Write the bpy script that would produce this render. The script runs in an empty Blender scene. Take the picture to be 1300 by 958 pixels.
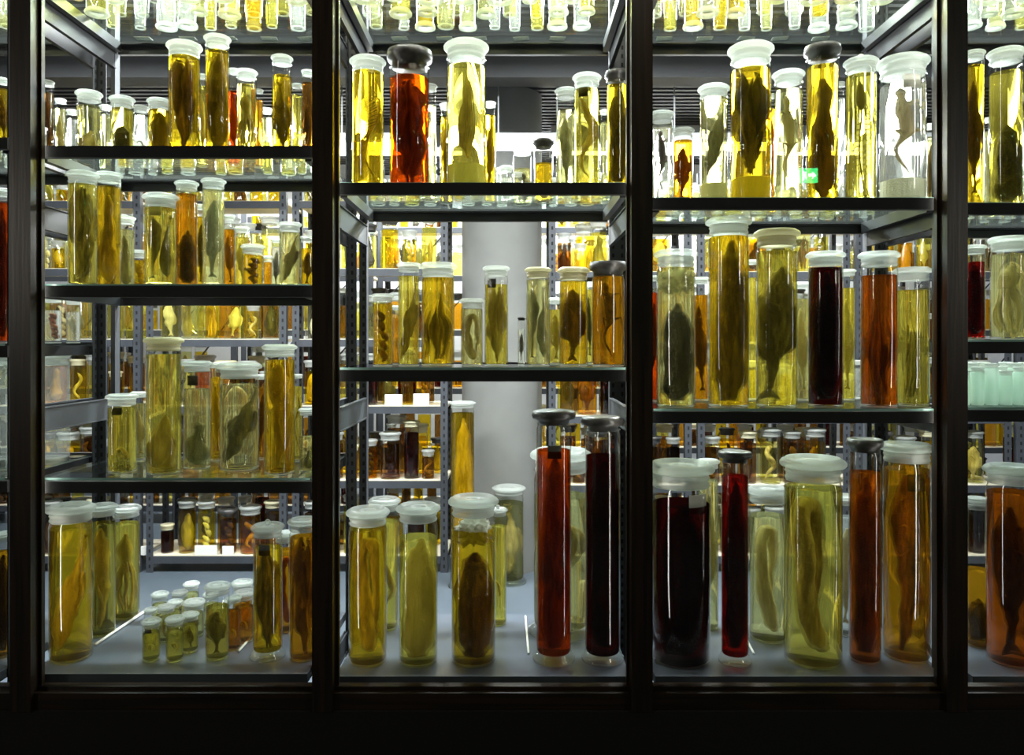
import bpy, bmesh, math, random
from mathutils import Vector, Matrix
PI = math.pi
sc = bpy.context.scene
COL = sc.collection
rnd = random.Random(11)

# ------------------------------------------------------------------ camera, world, exposure
F = 975.0            # focal length in pixels of the 1300 x 958 frame
EYE = 1.5            # eye height; the optical axis meets the picture at row 434
cam = bpy.data.cameras.new('camera'); cam.sensor_width = 36; cam.lens = 36 * F / 1300
cam.shift_y = -45 / 1300; cam.clip_start = 0.05
camo = bpy.data.objects.new('camera', cam); COL.objects.link(camo)
camo.location = (0, 0, EYE); camo.rotation_euler = (PI / 2, 0, 0)
sc.camera = camo
w = bpy.data.worlds.new('world'); sc.world = w; w.use_nodes = True
w.node_tree.nodes['Background'].inputs[0].default_value = (0.5, 0.6, 0.8, 1)
w.node_tree.nodes['Background'].inputs[1].default_value = 0.01
sc.view_settings.view_transform = 'Standard'; sc.view_settings.look = 'None'
sc.view_settings.gamma = 1; sc.view_settings.use_curve_mapping = False
sc.view_settings.exposure = 0.42
cy = sc.cycles
cy.max_bounces = 12; cy.transparent_max_bounces = 40; cy.transmission_bounces = 10
cy.diffuse_bounces = 3; cy.glossy_bounces = 3; cy.caustics_reflective = False; cy.caustics_refractive = True
cy.sample_clamp_indirect = 4; cy.blur_glossy = 0.5
cy.use_denoising = True
try: cy.use_light_tree = True
except Exception: pass
# lamps: (x, y, z, length, watts) of the fluorescent fittings
AISLE = [(-2.3, 3.35, 3.04, 1.2, 95), (-0.95, 3.35, 3.04, 1.2, 95), (0.5, 3.35, 3.04, 1.2, 95), (1.9, 3.35, 3.04, 1.2, 95)]
HUNG = [(-1.9, 4.4, 2.62, .9, 42), (-.83, 4.4, 2.62, .36, 25), (.09, 4.4, 2.62, .42, 28), (1.25, 4.4, 2.62, .8, 42), (2.3, 4.4, 2.62, .8, 42)]
REAR = [(-2.6, 5.9, 2.95, 1.2, 60), (-.9, 5.9, 2.95, 1.2, 60), (0.9, 5.9, 2.95, 1.2, 60), (2.6, 5.9, 2.95, 1.2, 60), (-1.8, 7.2, 2.95, 1.2, 70), (0, 7.2, 2.95, 1.2, 70), (1.8, 7.2, 2.95, 1.2, 70)]
SIDE_W = 30; ROOM_W = 5; MULL_W = 1.8; STRIP_W = 55  # watts of the added fill lights in case and visitor room

# ------------------------------------------------------------------ materials
MATS = {}
def newmat(name):
    m = bpy.data.materials.new(name); m.use_nodes = True
    nt = m.node_tree; nt.nodes.clear()
    out = nt.nodes.new('ShaderNodeOutputMaterial')
    MATS[name] = m
    return m, nt, out
def N(nt, t, **kw):
    n = nt.nodes.new(t)
    for k, v in kw.items():
        if k in n.inputs: n.inputs[k].default_value = v
        else: setattr(n, k, v)
    return n
def c4(c): return (c[0], c[1], c[2], 1)
def mixs(nt, f, a, b):
    m = nt.nodes.new('ShaderNodeMixShader')
    if isinstance(f, (int, float)): m.inputs[0].default_value = f
    else: nt.links.new(f, m.inputs[0])
    nt.links.new(a.outputs[0], m.inputs[1]); nt.links.new(b.outputs[0], m.inputs[2])
    return m
def solid(name, c1, c2=None, scale=8, rough=.5, metal=0, bump=0, stretch=(1, 1, 1)):
    m, nt, out = newmat(name)
    p = N(nt, 'ShaderNodeBsdfPrincipled'); p.inputs['Roughness'].default_value = rough; p.inputs['Metallic'].default_value = metal
    tc = N(nt, 'ShaderNodeTexCoord'); mp = N(nt, 'ShaderNodeMapping'); mp.inputs['Scale'].default_value = stretch
    nt.links.new(tc.outputs['Object'], mp.inputs[0])
    no = N(nt, 'ShaderNodeTexNoise'); no.inputs['Scale'].default_value = scale; no.inputs['Detail'].default_value = 4
    nt.links.new(mp.outputs[0], no.inputs['Vector'])
    cr = N(nt, 'ShaderNodeValToRGB'); cr.color_ramp.elements[0].color = c4(c1); cr.color_ramp.elements[1].color = c4(c2 or c1)
    cr.color_ramp.elements[0].position = .35; cr.color_ramp.elements[1].position = .65
    nt.links.new(no.outputs[0], cr.inputs[0]); nt.links.new(cr.outputs[0], p.inputs['Base Color'])
    if bump:
        b = N(nt, 'ShaderNodeBump'); b.inputs['Strength'].default_value = bump; b.inputs['Distance'].default_value = .004
        nt.links.new(no.outputs[0], b.inputs['Height']); nt.links.new(b.outputs[0], p.inputs['Normal'])
    nt.links.new(p.outputs[0], out.inputs[0])
    return m
def emit(name, c, s):
    m, nt, out = newmat(name)
    e = N(nt, 'ShaderNodeEmission'); e.inputs[0].default_value = c4(c); e.inputs[1].default_value = s
    nt.links.new(e.outputs[0], out.inputs[0]); return m
def glass(name, tint, edge, gloss=.9, rough=.04):
    """thin-walled clear glass: tinted see-through, darker where seen edge-on, Fresnel reflections"""
    m, nt, out = newmat(name)
    lw = N(nt, 'ShaderNodeLayerWeight'); lw.inputs[0].default_value = .35
    cr = N(nt, 'ShaderNodeValToRGB'); cr.color_ramp.elements[0].color = c4(tint); cr.color_ramp.elements[1].color = c4(edge)
    cr.color_ramp.elements[0].position = .45; cr.color_ramp.elements[1].position = .95
    nt.links.new(lw.outputs['Facing'], cr.inputs[0])
    t = N(nt, 'ShaderNodeBsdfTransparent'); nt.links.new(cr.outputs[0], t.inputs[0])
    g = N(nt, 'ShaderNodeBsdfGlossy'); g.inputs['Roughness'].default_value = rough; g.inputs[0].default_value = (gloss, gloss, gloss, 1)
    l2 = N(nt, 'ShaderNodeLayerWeight'); l2.inputs[0].default_value = .5      # Schlick reflectance of a thin sheet, the same from both sides
    pw = N(nt, 'ShaderNodeMath'); pw.operation = 'POWER'; pw.inputs[1].default_value = 5; nt.links.new(l2.outputs['Facing'], pw.inputs[0])
    fr = N(nt, 'ShaderNodeMath'); fr.operation = 'MULTIPLY_ADD'; fr.inputs[1].default_value = .93; fr.inputs[2].default_value = .045; fr.use_clamp = True; nt.links.new(pw.outputs[0], fr.inputs[0])
    mx = mixs(nt, fr.outputs[0], t, g)
    nt.links.new(mx.outputs[0], out.inputs[0]); return m
def liquid(name, col, ior=1.27, refr=.62, trl=.03, cloud=None):
    """preserving fluid: tinted, slightly cloudy, bends the view behind it"""
    m, nt, out = newmat(name)
    t = N(nt, 'ShaderNodeBsdfTransparent'); t.inputs[0].default_value = c4(col)
    r = N(nt, 'ShaderNodeBsdfRefraction'); r.inputs[0].default_value = c4(col); r.inputs['IOR'].default_value = ior; r.inputs['Roughness'].default_value = 0
    a = mixs(nt, refr, t, r) if refr else t
    tr = N(nt, 'ShaderNodeBsdfTranslucent'); tr.inputs[0].default_value = c4(cloud or col)
    b = mixs(nt, trl, a, tr)
    nt.links.new(b.outputs[0], out.inputs[0]); return m
def frosted(name, col, transp=.28, trl=.5):
    m, nt, out = newmat(name)
    p = N(nt, 'ShaderNodeBsdfPrincipled'); p.inputs['Base Color'].default_value = c4(col); p.inputs['Roughness'].default_value = .3
    tr = N(nt, 'ShaderNodeBsdfTranslucent'); tr.inputs[0].default_value = c4(col)
    t = N(nt, 'ShaderNodeBsdfTransparent'); t.inputs[0].default_value = (.95, .97, .95, 1)
    tc = N(nt, 'ShaderNodeTexCoord'); no = N(nt, 'ShaderNodeTexNoise'); no.inputs['Scale'].default_value = 60
    nt.links.new(tc.outputs['Object'], no.inputs['Vector'])
    bp = N(nt, 'ShaderNodeBump'); bp.inputs['Strength'].default_value = .25; bp.inputs['Distance'].default_value = .003
    nt.links.new(no.outputs[0], bp.inputs['Height']); nt.links.new(bp.outputs[0], p.inputs['Normal'])
    a = mixs(nt, trl, p, tr); b = mixs(nt, transp, a, t)
    nt.links.new(b.outputs[0], out.inputs[0]); return m
def flesh(name, c1, c2, scale=14, trl=.16, bands=0):
    m, nt, out = newmat(name)
    tc = N(nt, 'ShaderNodeTexCoord'); mp = N(nt, 'ShaderNodeMapping'); mp.inputs['Scale'].default_value = (1.6, 1.6, .3)
    nt.links.new(tc.outputs['Object'], mp.inputs[0])
    no = N(nt, 'ShaderNodeTexNoise'); no.inputs['Scale'].default_value = scale; no.inputs['Detail'].default_value = 6; no.inputs['Roughness'].default_value = .65
    nt.links.new(mp.outputs[0], no.inputs['Vector'])
    cr = N(nt, 'ShaderNodeValToRGB'); cr.color_ramp.elements[0].color = c4(c1); cr.color_ramp.elements[1].color = c4(c2)
    cr.color_ramp.elements[0].position = .42; cr.color_ramp.elements[1].position = .58
    nt.links.new(no.outputs[0], cr.inputs[0])
    vo = N(nt, 'ShaderNodeTexVoronoi'); vo.inputs['Scale'].default_value = 160
    nt.links.new(tc.outputs['Object'], vo.inputs['Vector'])
    bp = N(nt, 'ShaderNodeBump'); bp.inputs['Strength'].default_value = 1; bp.inputs['Distance'].default_value = .006
    ad = N(nt, 'ShaderNodeMath'); ad.operation = 'MULTIPLY_ADD'; ad.inputs[1].default_value = .3
    nt.links.new(vo.outputs[0], ad.inputs[0]); nt.links.new(no.outputs[0], ad.inputs[2]); nt.links.new(ad.outputs[0], bp.inputs['Height'])
    p = N(nt, 'ShaderNodeBsdfPrincipled'); p.inputs['Roughness'].default_value = .45
    nt.links.new(cr.outputs[0], p.inputs['Base Color']); nt.links.new(bp.outputs[0], p.inputs['Normal'])
    tr = N(nt, 'ShaderNodeBsdfTranslucent'); nt.links.new(cr.outputs[0], tr.inputs[0])
    a = mixs(nt, trl, p, tr); nt.links.new(a.outputs[0], out.inputs[0]); return m

GL = glass('jar_glass', (.97, .98, .96), (.42, .46, .40))
GLP = glass('pane_glass', (.96, .97, .96), (.6, .65, .62), .7, 0)
def shelfglass(name, f):
    m = glass(name, (.95, .99, .97), (.86, .96, .92), .55, 0); nt = m.node_tree
    out = [n for n in nt.nodes if n.type == 'OUTPUT_MATERIAL'][0]; src = out.inputs[0].links[0].from_node
    tr = N(nt, 'ShaderNodeBsdfTranslucent'); tr.inputs[0].default_value = (.72, .78, .76, 1)
    mx = mixs(nt, f, src, tr); nt.links.new(mx.outputs[0], out.inputs[0]); return m
GLS = shelfglass('shelf_glass', .01); GLT = shelfglass('top_shelf_glass', .006)
VIAL = frosted('greenish_vial_glass', (.80, .94, .86), .55, .5)
BOTTLE = frosted('clear_bottle_glass', (.80, .84, .82), .86, .5)
EDGE = solid('shelf_glass_edge', (.25, .42, .38), rough=.2)
LQ = {
 'yellow': liquid('fluid_yellow', (.97, .91, .36), trl=.035, cloud=(1, .86, .25)),
 'gold':   liquid('fluid_gold', (.96, .79, .13), trl=.035, cloud=(1, .74, .12)),
 'pale':   liquid('fluid_pale_yellow', (.96, .94, .60), trl=.03),
 'cloudy': liquid('fluid_cloudy', (.86, .86, .58), trl=.12),
 'clear':  liquid('fluid_clear', (.96, .97, .92), trl=.05),
 'amber':  liquid('fluid_amber', (.90, .60, .09), trl=.03),
 'orange': liquid('fluid_orange', (.85, .26, .02)),
 'rust':   liquid('fluid_rust', (.82, .38, .06)),
 'red':    liquid('fluid_red', (.62, .06, .008), trl=.015),
 'brown':  liquid('fluid_brown', (.55, .36, .12)),
 'darkred': liquid('fluid_dark_red', (.24, .022, .008), trl=.01),
}
LQB = {k: liquid('far_' + k, tuple(v.node_tree.nodes['Transparent BSDF'].inputs[0].default_value)[:3], refr=0, trl=.07) for k, v in LQ.items()}
FROST = frosted('frosted_glass', (.56, .58, .55), .3)
LIDG = frosted('clear_lid_glass', (.62, .65, .62), .6, .5)
FROSTC = frosted('cream_ground_glass', (.70, .66, .45), .1, .4)
DARKCAP = solid('dark_cap', (.02, .02, .02), (.06, .055, .05), 30, .35)
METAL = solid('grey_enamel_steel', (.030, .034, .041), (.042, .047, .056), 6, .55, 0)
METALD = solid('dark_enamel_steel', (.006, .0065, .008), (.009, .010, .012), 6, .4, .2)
HOLE = solid('punched_hole', (.004, .004, .005), rough=.9)
LIP = solid('black_shelf_lip', (.002, .002, .0025), (.003, .003, .0035), 6, .9)
WOOD = solid('dark_stained_wood', (.006, .0035, .0015), (.022, .012, .005), 5, .38, 0, .15, (14, 14, .6))
WOODH = solid('dark_stained_rail', (.006, .0035, .0015), (.022, .012, .005), 5, .38, 0, .15, (.6, 14, 14))
BLACK = solid('black_panel', (.0012, .0012, .0012), rough=.9)
DECK = solid('blue_grey_deck', (.055, .068, .085), (.075, .09, .11), 3, .28, 0)
FLOOR = solid('blue_grey_floor', (.07, .09, .11), (.09, .11, .13), 2, .35)
WALL = solid('pale_wall', (.55, .56, .57), (.60, .61, .62), 1.5, .8)
SIDEW = solid('grey_side_wall', (.35, .36, .38), (.42, .43, .45), 1.5, .8)
CEIL = solid('dark_ceiling', (.008, .0085, .010), (.013, .0135, .015), 3, .55)
DARKW = solid('visitor_room_wall', (.008, .008, .008), rough=.95)
DARKF = solid('visitor_room_carpet', (.006, .006, .007), (.010, .010, .011), 90, .95)
CONC = solid('pale_concrete', (.125, .125, .117), (.15, .15, .14), 4, .85, 0, .1)
BOARD = solid('cream_shelf_board', (.55, .50, .38), (.62, .57, .45), 4, .5)
CARD = solid('white_card', (.72, .71, .66), rough=.7)
CARDD = solid('dark_label', (.03, .03, .025), (.06, .055, .04), 40, .6)
ROD = solid('white_rod', (.80, .79, .72), rough=.3)
WAD = flesh('white_wadding', (.84, .84, .72), (.93, .93, .82), 22, .4)
HOUSE = solid('lamp_housing', (.25, .26, .27), rough=.4)
TUBE = emit('lit_tube', (.93, .97, 1), 20)
FL = {
 'olive': flesh('skin_olive', (.11, .09, .03), (.30, .26, .10)),
 'tan':   flesh('skin_tan', (.33, .25, .10), (.66, .54, .27)),
 'brown': flesh('skin_brown', (.07, .035, .012), (.23, .12, .045)),
 'dark':  flesh('skin_dark', (.012, .010, .008), (.05, .04, .025), trl=.1),
 'pale':  flesh('skin_pale', (.62, .56, .36), (.86, .80, .60), trl=.28),
 'red':   flesh('skin_red_brown', (.20, .04, .01), (.42, .12, .03)),
 'grey':  flesh('skin_grey', (.17, .17, .11), (.42, .42, .32)),
}

# ------------------------------------------------------------------ mesh helpers
def link(name, bm, mats, parent=None, loc=(0, 0, 0), smooth=True):
    me = bpy.data.meshes.new(name); bm.normal_update(); bm.to_mesh(me); bm.free()
    for m in (mats if isinstance(mats, (list, tuple)) else [mats]): me.materials.append(m)
    if smooth:
        for p in me.polygons: p.use_smooth = True
    o = bpy.data.objects.new(name, me); COL.objects.link(o)
    o.location = loc
    if parent: o.parent = parent
    return o
def empty(name, loc, label, cat, group=None):
    o = bpy.data.objects.new(name, None); COL.objects.link(o); o.location = loc; o.empty_display_size = .05
    tag(o, label, cat, group); return o
def tag(o, label, cat=None, group=None, kind=None):
    o['label'] = label
    if cat: o['category'] = cat
    if group: o['group'] = group
    if kind: o['kind'] = kind
    return o
def box(bm, x0, x1, y0, y1, z0, z1, mi=0):
    v = [bm.verts.new((x, y, z)) for x in (x0, x1) for y in (y0, y1) for z in (z0, z1)]
    for f in ((0, 1, 3, 2), (4, 6, 7, 5), (0, 4, 5, 1), (2, 3, 7, 6), (0, 2, 6, 4), (1, 5, 7, 3)):
        bm.faces.new([v[i] for i in f]).material_index = mi
def boxobj(name, dims, mat, parent=None, bev=0, loc=(0, 0, 0)):
    bm = bmesh.new(); box(bm, *dims)
    if bev: bmesh.ops.bevel(bm, geom=list(bm.edges), offset=bev, segments=2, affect='EDGES', profile=.6)
    return link(name, bm, mat, parent, loc, smooth=False)
def lathe(bm, prof, n=32, cx=0, cy=0, mi=0, start=0):
    rings = []
    for (r, z) in prof:
        if r < 1e-6: rings.append([bm.verts.new((cx, cy, z))])
        else: rings.append([bm.verts.new((cx + r * math.cos(2 * PI * i / n), cy + r * math.sin(2 * PI * i / n), z)) for i in range(n)])
    for a, b in zip(rings, rings[1:]):
        for i in range(n):
            j = (i + 1) % n
            if len(a) == 1 and len(b) == 1: continue
            if len(a) == 1: f = bm.faces.new((a[0], b[j], b[i]))
            elif len(b) == 1: f = bm.faces.new((a[i], a[j], b[0]))
            else: f = bm.faces.new((a[i], a[j], b[j], b[i]))
            f.material_index = mi
def sweep(bm, pts, rx, ry, n=14, cap=True):
    """tube along pts with elliptical sections; rx across (in the x-z plane), ry in depth"""
    pts = [Vector(p) for p in pts]; rings = []
    for k, p in enumerate(pts):
        t = (pts[min(k + 1, len(pts) - 1)] - pts[max(k - 1, 0)]).normalized()
        nrm = Vector((0, 1, 0))
        if abs(t.dot(nrm)) > .95: nrm = Vector((1, 0, 0))
        b = t.cross(nrm).normalized(); nn = b.cross(t).normalized()
        rings.append([bm.verts.new(p + b * rx[k] * math.cos(2 * PI * i / n) + nn * ry[k] * math.sin(2 * PI * i / n)) for i in range(n)])
    for a, b in zip(rings, rings[1:]):
        for i in range(n):
            j = (i + 1) % n; bm.faces.new((a[i], b[i], b[j], a[j]))
    if cap:
        bm.faces.new(rings[0]); bm.faces.new(list(reversed(rings[-1])))
def sheet(bm, outline, y, th, bulge=0):
    """a fin: flat outline in x-z with a small real thickness"""
    a = [bm.verts.new((x, y - th / 2, z)) for x, z in outline]; b = [bm.verts.new((x, y + th / 2, z)) for x, z in outline]
    bm.faces.new(a); bm.faces.new(list(reversed(b)))
    for i in range(len(a)):
        j = (i + 1) % len(a); bm.faces.new((a[j], a[i], b[i], b[j]))
def smoothpts(ctrl, n=24):
    """Catmull-Rom through control points"""
    c = [Vector(p) for p in ctrl]; c = [c[0] * 2 - c[1]] + c + [c[-1] * 2 - c[-2]]; out = []
    segs = len(c) - 3
    for k in range(n + 1):
        u = k / n * segs; i = min(int(u), segs - 1); t = u - i
        p0, p1, p2, p3 = c[i:i + 4]
        out.append(.5 * ((2 * p1) + (p2 - p0) * t + (2 * p0 - 5 * p1 + 4 * p2 - p3) * t * t + (3 * p1 - p0 - 3 * p2 + p3) * t ** 3))
    return out
def interp(tab, u):
    for (a, va), (b, vb) in zip(tab, tab[1:]):
        if u <= b: 
            s = (u - a) / (b - a); s = s * s * (3 - 2 * s); return va + (vb - va) * s
    return tab[-1][1]

# ------------------------------------------------------------------ specimens (origin at bottom centre of the space R x H)
def body(bm, ctrl, tab, wmax, dmax, n=28, seg=14):
    pts = smoothpts(ctrl, n); f = [max(interp(tab, k / n), .02) for k in range(n + 1)]
    sweep(bm, pts, [wmax * a for a in f], [dmax * a for a in f], seg); return pts
FISH = [(0, .10), (.08, .45), (.2, .8), (.38, 1), (.6, .8), (.8, .38), (.9, .2), (1, .18)]
EEL = [(0, .25), (.06, .8), (.15, 1), (.5, .95), (.8, .7), (1, .1)]
def tailfan(bm, p, d, s, th=.0025):
    d = Vector(d).normalized(); q = Vector((d.z, 0, -d.x)); p = Vector(p)
    pl = [p - q * s * .18, p + d * s * .5 - q * s * .5, p + d * s * 1.0 - q * s * .62, p + d * s * .72, p + d * s * 1.0 + q * s * .62, p + d * s * .5 + q * s * .5, p + q * s * .18]
    sheet(bm, [(v.x, v.z) for v in pl], p.y, th)
def eye(bm, p, r):
    bmesh.ops.create_uvsphere(bm, u_segments=10, v_segments=6, radius=r, matrix=Matrix.Translation(p))
def specimen_mesh(kind, R, H, s):
    g = random.Random(s); bm = bmesh.new()
    if kind in ('fish', 'fishdown', 'bigfish'):
        ln = g.uniform(-.3, .3) * R; k = .92 if kind == 'bigfish' else .72
        wm = min(R * k, H * .2); L = H * .82; top = H * .93; sx = ln
        ctrl = [(sx, 0, top), (sx * .4 - R * .1, 0, top - L * .35), (-sx * .5, 0, top - L * .7), (-sx, R * .1, top - L)]
        up = kind != 'fishdown'
        if not up: ctrl = [(x, y, H - z) for x, y, z in ctrl]
        pts = body(bm, ctrl, FISH, wm, wm * .6)
        tailfan(bm, pts[-1], pts[-1] - pts[-3], min(wm * .8, H * .09))
        d = 1 if up else -1
        for side, a0, a1, hh in ((1, .3, .72, .34), (-1, .55, .78, .28), (-1, .24, .36, .3)):
            i0, i1 = int(a0 * 28), int(a1 * 28); ol = []
            for i in range(i0, i1 + 1): ol.append((pts[i].x + side * wm * .5 * max(interp(FISH, i / 28), .1), pts[i].z))
            for i in range(i1, i0 - 1, -1):
                e = math.sin(PI * (i - i0) / (i1 - i0)) ** .6 * hh * wm + (.04 * wm * (i % 2))
                ol.append((pts[i].x + side * (wm * .95 * interp(FISH, i / 28) + e), pts[i].z - d * .25 * e))
            sheet(bm, ol, pts[i0].y, .002)
        e = pts[4]; eye(bm, (e.x + wm * .2, e.y - wm * .38, e.z), wm * .12)
        if kind == 'bigfish':   # gill cover and a pectoral fin
            q = pts[9]; body(bm, [(q.x - wm * .45, q.y - wm * .50, q.z + wm * .3 * d), (q.x, q.y - wm * .62, q.z), (q.x + wm * .3, q.y - wm * .55, q.z - wm * .5 * d)], [(0, .4), (.5, 1), (1, .2)], wm * .13, .003, 8, 6)
    elif kind == 'eel':      # a hairpin loop
        r = min(R * .34, H * .09); a = R * .5
        ctrl = [(a * .55, -.1 * R, H * .06), (-a * .1, 0, H * .2), (-a * .95, .1 * R, H * .5), (-a * .8, .15 * R, H * .82), (0, .15 * R, H * .9), (a * .85, .1 * R, H * .78), (a * 1.05, .1 * R, H * .45), (a * .75, .2 * R, H * .16)]
        pts = body(bm, ctrl, [(0, .5), (.05, 1), (.2, 1.05), (.6, .8), (.85, .5), (1, .12)], r, r, 60, 14)
        eye(bm, (pts[3].x + r * .4, pts[3].y - r * .85, pts[3].z), r * .12)
    elif kind == 'snake':
        r = R * .3; n = 6; ctrl = []
        ph = g.uniform(0, 6)
        for i in range(n + 1): ctrl.append((R * .5 * math.sin(i * 1.35 + ph), R * .3 * math.cos(i * 1.1 + ph), H * (.05 + .88 * i / n)))
        body(bm, ctrl, [(0, .1), (.2, .6), (.6, 1), (.9, .9), (1, .3)], r, r, 50, 12)
    elif kind == 'bundle':
        for i in range(6):
            x = (i - 2.5) / 2.5 * R * .62; y = g.uniform(-.35, .35) * R; L = H * g.uniform(.55, .85); wm = R * g.uniform(.15, .22)
            ctrl = [(x * .4 + g.uniform(-.1, .1) * R, y, H * .05 + L), (x * .9, y, H * .05 + L * .55), (x * 1.0, y, H * .04)]
            if i % 2: ctrl = [ctrl[0], ctrl[1], (x * .2, y, H * .04)]
            body(bm, ctrl, [(0, .12), (.3, .7), (.6, 1), (.85, .6), (1, .1)], wm, wm * .5, 16, 8)
    elif kind == 'squid':
        wm = R * .88
        body(bm, [(R * .1, 0, H * .03), (R * .02, 0, H * .22), (-R * .1, 0, H * .5), (R * .12, 0, H * .75), (-R * .05, 0, H * .93)], [(0, .15), (.1, .7), (.25, 1), (.45, .8), (.7, .42), (.85, .5), (1, .2)], wm, wm * .7, 30, 16)
        for i in range(9):
            a = i / 9 * 2 * PI; x, y = math.cos(a) * R * .25, math.sin(a) * R * .25
            body(bm, [(x * .6, y * .6, H * .78), (x * 1.6 + R * .1, y * 1.5, H * (.62 - .03 * (i % 3))), (x * 2.4, y * 1.7, H * (.42 - .05 * (i % 4)))], [(0, 1), (1, .15)], R * .075, R * .075, 12, 7)
    elif kind == 'ray':
        wm = R * .8
        body(bm, [(R * .1, 0, H * .99), (R * .08, 0, H * .8), (0, 0, H * .5), (-R * .05, .0, H * .15), (-R * .1, 0, 0)], [(0, .05), (.15, .3), (.3, .5), (.6, .98), (.85, .9), (1, .35)], wm, wm * .42, 24, 20)
        for sgn in (-1, 1):
            body(bm, [(sgn * R * .25, -R * .3, H * .75), (sgn * R * .62, -R * .28, H * .42), (sgn * R * .35, -R * .45, H * .08)], [(0, .1), (.5, 1), (1, .2)], R * .16, R * .07, 14, 8)
        body(bm, [(-R * .2, -R * .45, H * .04), (R * .2, -R * .6, H * .12), (R * .66, -R * .1, H * .3)], [(0, .5), (.5, 1), (1, .1)], R * .14, R * .1, 14, 8)
    elif kind == 'ribs':
        x0 = g.uniform(-.1, .1) * R
        sp = smoothpts([(x0, 0, H * .95), (x0 + R * .12, 0, H * .7), (x0 - R * .05, 0, H * .4), (x0 + R * .35, 0, H * .04)], 40)
        sweep(bm, sp, [R * .05] * 41, [R * .06] * 41, 8)
        body(bm, [(x0 - R * .02, 0, H * .99), (x0 + R * .02, 0, H * .9), (x0 + R * .1, 0, H * .74)], [(0, .1), (.5, .8), (.8, 1), (1, .4)], R * .34, R * .25, 12, 14)
        for i in range(9, 34, 2):
            p = sp[i]; wv = R * .6 * math.sin(PI * (i - 4) / 33) ** .7
            for sgn in (-1, 1):
                sweep(bm, [p, p + Vector((sgn * wv * .7, -R * .18, -H * .005)), p + Vector((sgn * wv, -R * .1, -H * .03)), p + Vector((sgn * wv * .8, R * .1, -H * .045))], [R * .03] * 4, [R * .028] * 4, 6)
        tailfan(bm, sp[-1], sp[-1] - sp[-4], R * .3)
    elif kind == 'feather':
        sp = smoothpts([(R * .65, 0, H * .8), (R * .45, 0, H * .55), (-R * .1, 0, H * .4), (-R * .05, 0, H * .2), (R * .5, 0, H * .04)], 40)
        sweep(bm, sp, [R * .06] * 41, [R * .06] * 41, 8)
        for i in range(0, 36):
            p = sp[i]; d = Vector((-R * (.75 - .012 * i), g.uniform(-.3, .1) * R, -H * .07 - g.random() * H * .03))
            e = p + d; e.x = max(e.x, -R * .8)
            sweep(bm, [p, p.lerp(e, .5) + Vector((0, 0, H * .012)), e], [R * .035, R * .03, R * .012], [R * .035, R * .03, R * .012], 5)
    elif kind == 'octopus':
        body(bm, [(0, 0, H * .9), (-R * .1, 0, H * .72), (R * .05, 0, H * .55)], [(0, .3), (.4, 1), (.8, .8), (1, .5)], R * .5, R * .45, 14, 14)
        for i in range(8):
            a = i / 8 * 2 * PI; cx, sy = math.cos(a), math.sin(a)
            ctrl = [(cx * R * .15, sy * R * .15, H * .6), (cx * R * .55, sy * R * .5, H * .42), (cx * R * .6, sy * R * .6, H * .2), (cx * R * g.uniform(.1, .6), sy * R * .5, H * .05), (cx * R * .4 + R * .15, sy * R * .3, H * .1)]
            body(bm, ctrl, [(0, 1), (.5, .7), (1, .12)], R * .15, R * .13, 24, 8)
    elif kind == 'bulb':
        lathe(bm, [(0, 0), (R * .35, H * .01), (R * .62, H * .1), (R * .66, H * .2), (R * .5, H * .32), (R * .2, H * .42), (R * .1, H * .52), (R * .13, H * .6), (0, H * .62)], 20)
        for i in range(6):
            a = i / 6 * 2 * PI
            sweep(bm, [(0, 0, H * .58), (math.cos(a) * R * .3, math.sin(a) * R * .3, H * .68)], [R * .05, R * .02], [R * .05, R * .02], 6)
    elif kind == 'leaf':
        body(bm, [(0, 0, H * .04), (-R * .05, 0, H * .4), (R * .05, 0, H * .93)], [(0, .15), (.2, .65), (.5, 1), (.8, .6), (1, .06)], R * .42, R * .15, 30, 20)
        for k in (-2, -1, 0, 1, 2):
            sweep(bm, smoothpts([(k * R * .02, -R * .12, H * .05), (k * R * .13, -R * .17, H * .45), (k * R * .03 + R * .04, -R * .08, H * .88)], 12), [R * .03] * 13, [R * .03] * 13, 6)
    elif kind == 'curl':
        ctrl = []
        for i in range(9):
            a = -.6 + i * .62; rr = R * (.2 + .055 * i); ctrl.append((rr * math.cos(a), -.1 * R + .04 * R * i, min(H * .34 + rr * math.sin(a) * 1.2 + i * H * .03, H * .9)))
        body(bm, ctrl, [(0, .3), (.1, 1), (.6, .8), (1, .1)], R * .17, R * .17, 50, 12)
    elif kind == 'bighead':
        wm = R * .62
        body(bm, [(-R * .05, 0, H * .98), (-R * .08, 0, H * .8), (R * .08, 0, H * .6), (R * .12, .0, H * .3), (-R * .2, 0, H * .03)], [(0, .2), (.08, .55), (.22, .95), (.4, 1), (.6, .75), (.85, .5), (1, .15)], wm, wm * .7, 36, 20)
        eye(bm, (-R * .32, -R * .40, H * .72), R * .1)
        body(bm, [(-R * .62, -R * .2, H * .58), (-R * .45, -R * .45, H * .56), (-R * .1, -R * .5, H * .60)], [(0, .5), (.5, 1), (1, .3)], R * .05, R * .05, 10, 8)
        body(bm, [(R * .1, -R * .45, H * .5), (R * .4, -R * .5, H * .36), (R * .5, -R * .3, H * .22)], [(0, .2), (.5, 1), (1, .4)], R * .16, R * .04, 12, 8)
        tailfan(bm, (-R * .2, 0, H * .06), (-.3, 0, -1), R * .2)
    elif kind == 'slant':
        wm = R * .46
        pts = body(bm, [(R * .7, 0, H * .96), (R * .38, 0, H * .7), (-R * .1, 0, H * .38), (-R * .62, 0, H * .04)], [(0, .1), (.15, .2), (.35, .6), (.6, 1), (.8, .85), (.93, .45), (1, .1)], wm, wm * .7, 34, 16)
        tailfan(bm, pts[1], (.2, 0, 1), R * .22)
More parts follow.
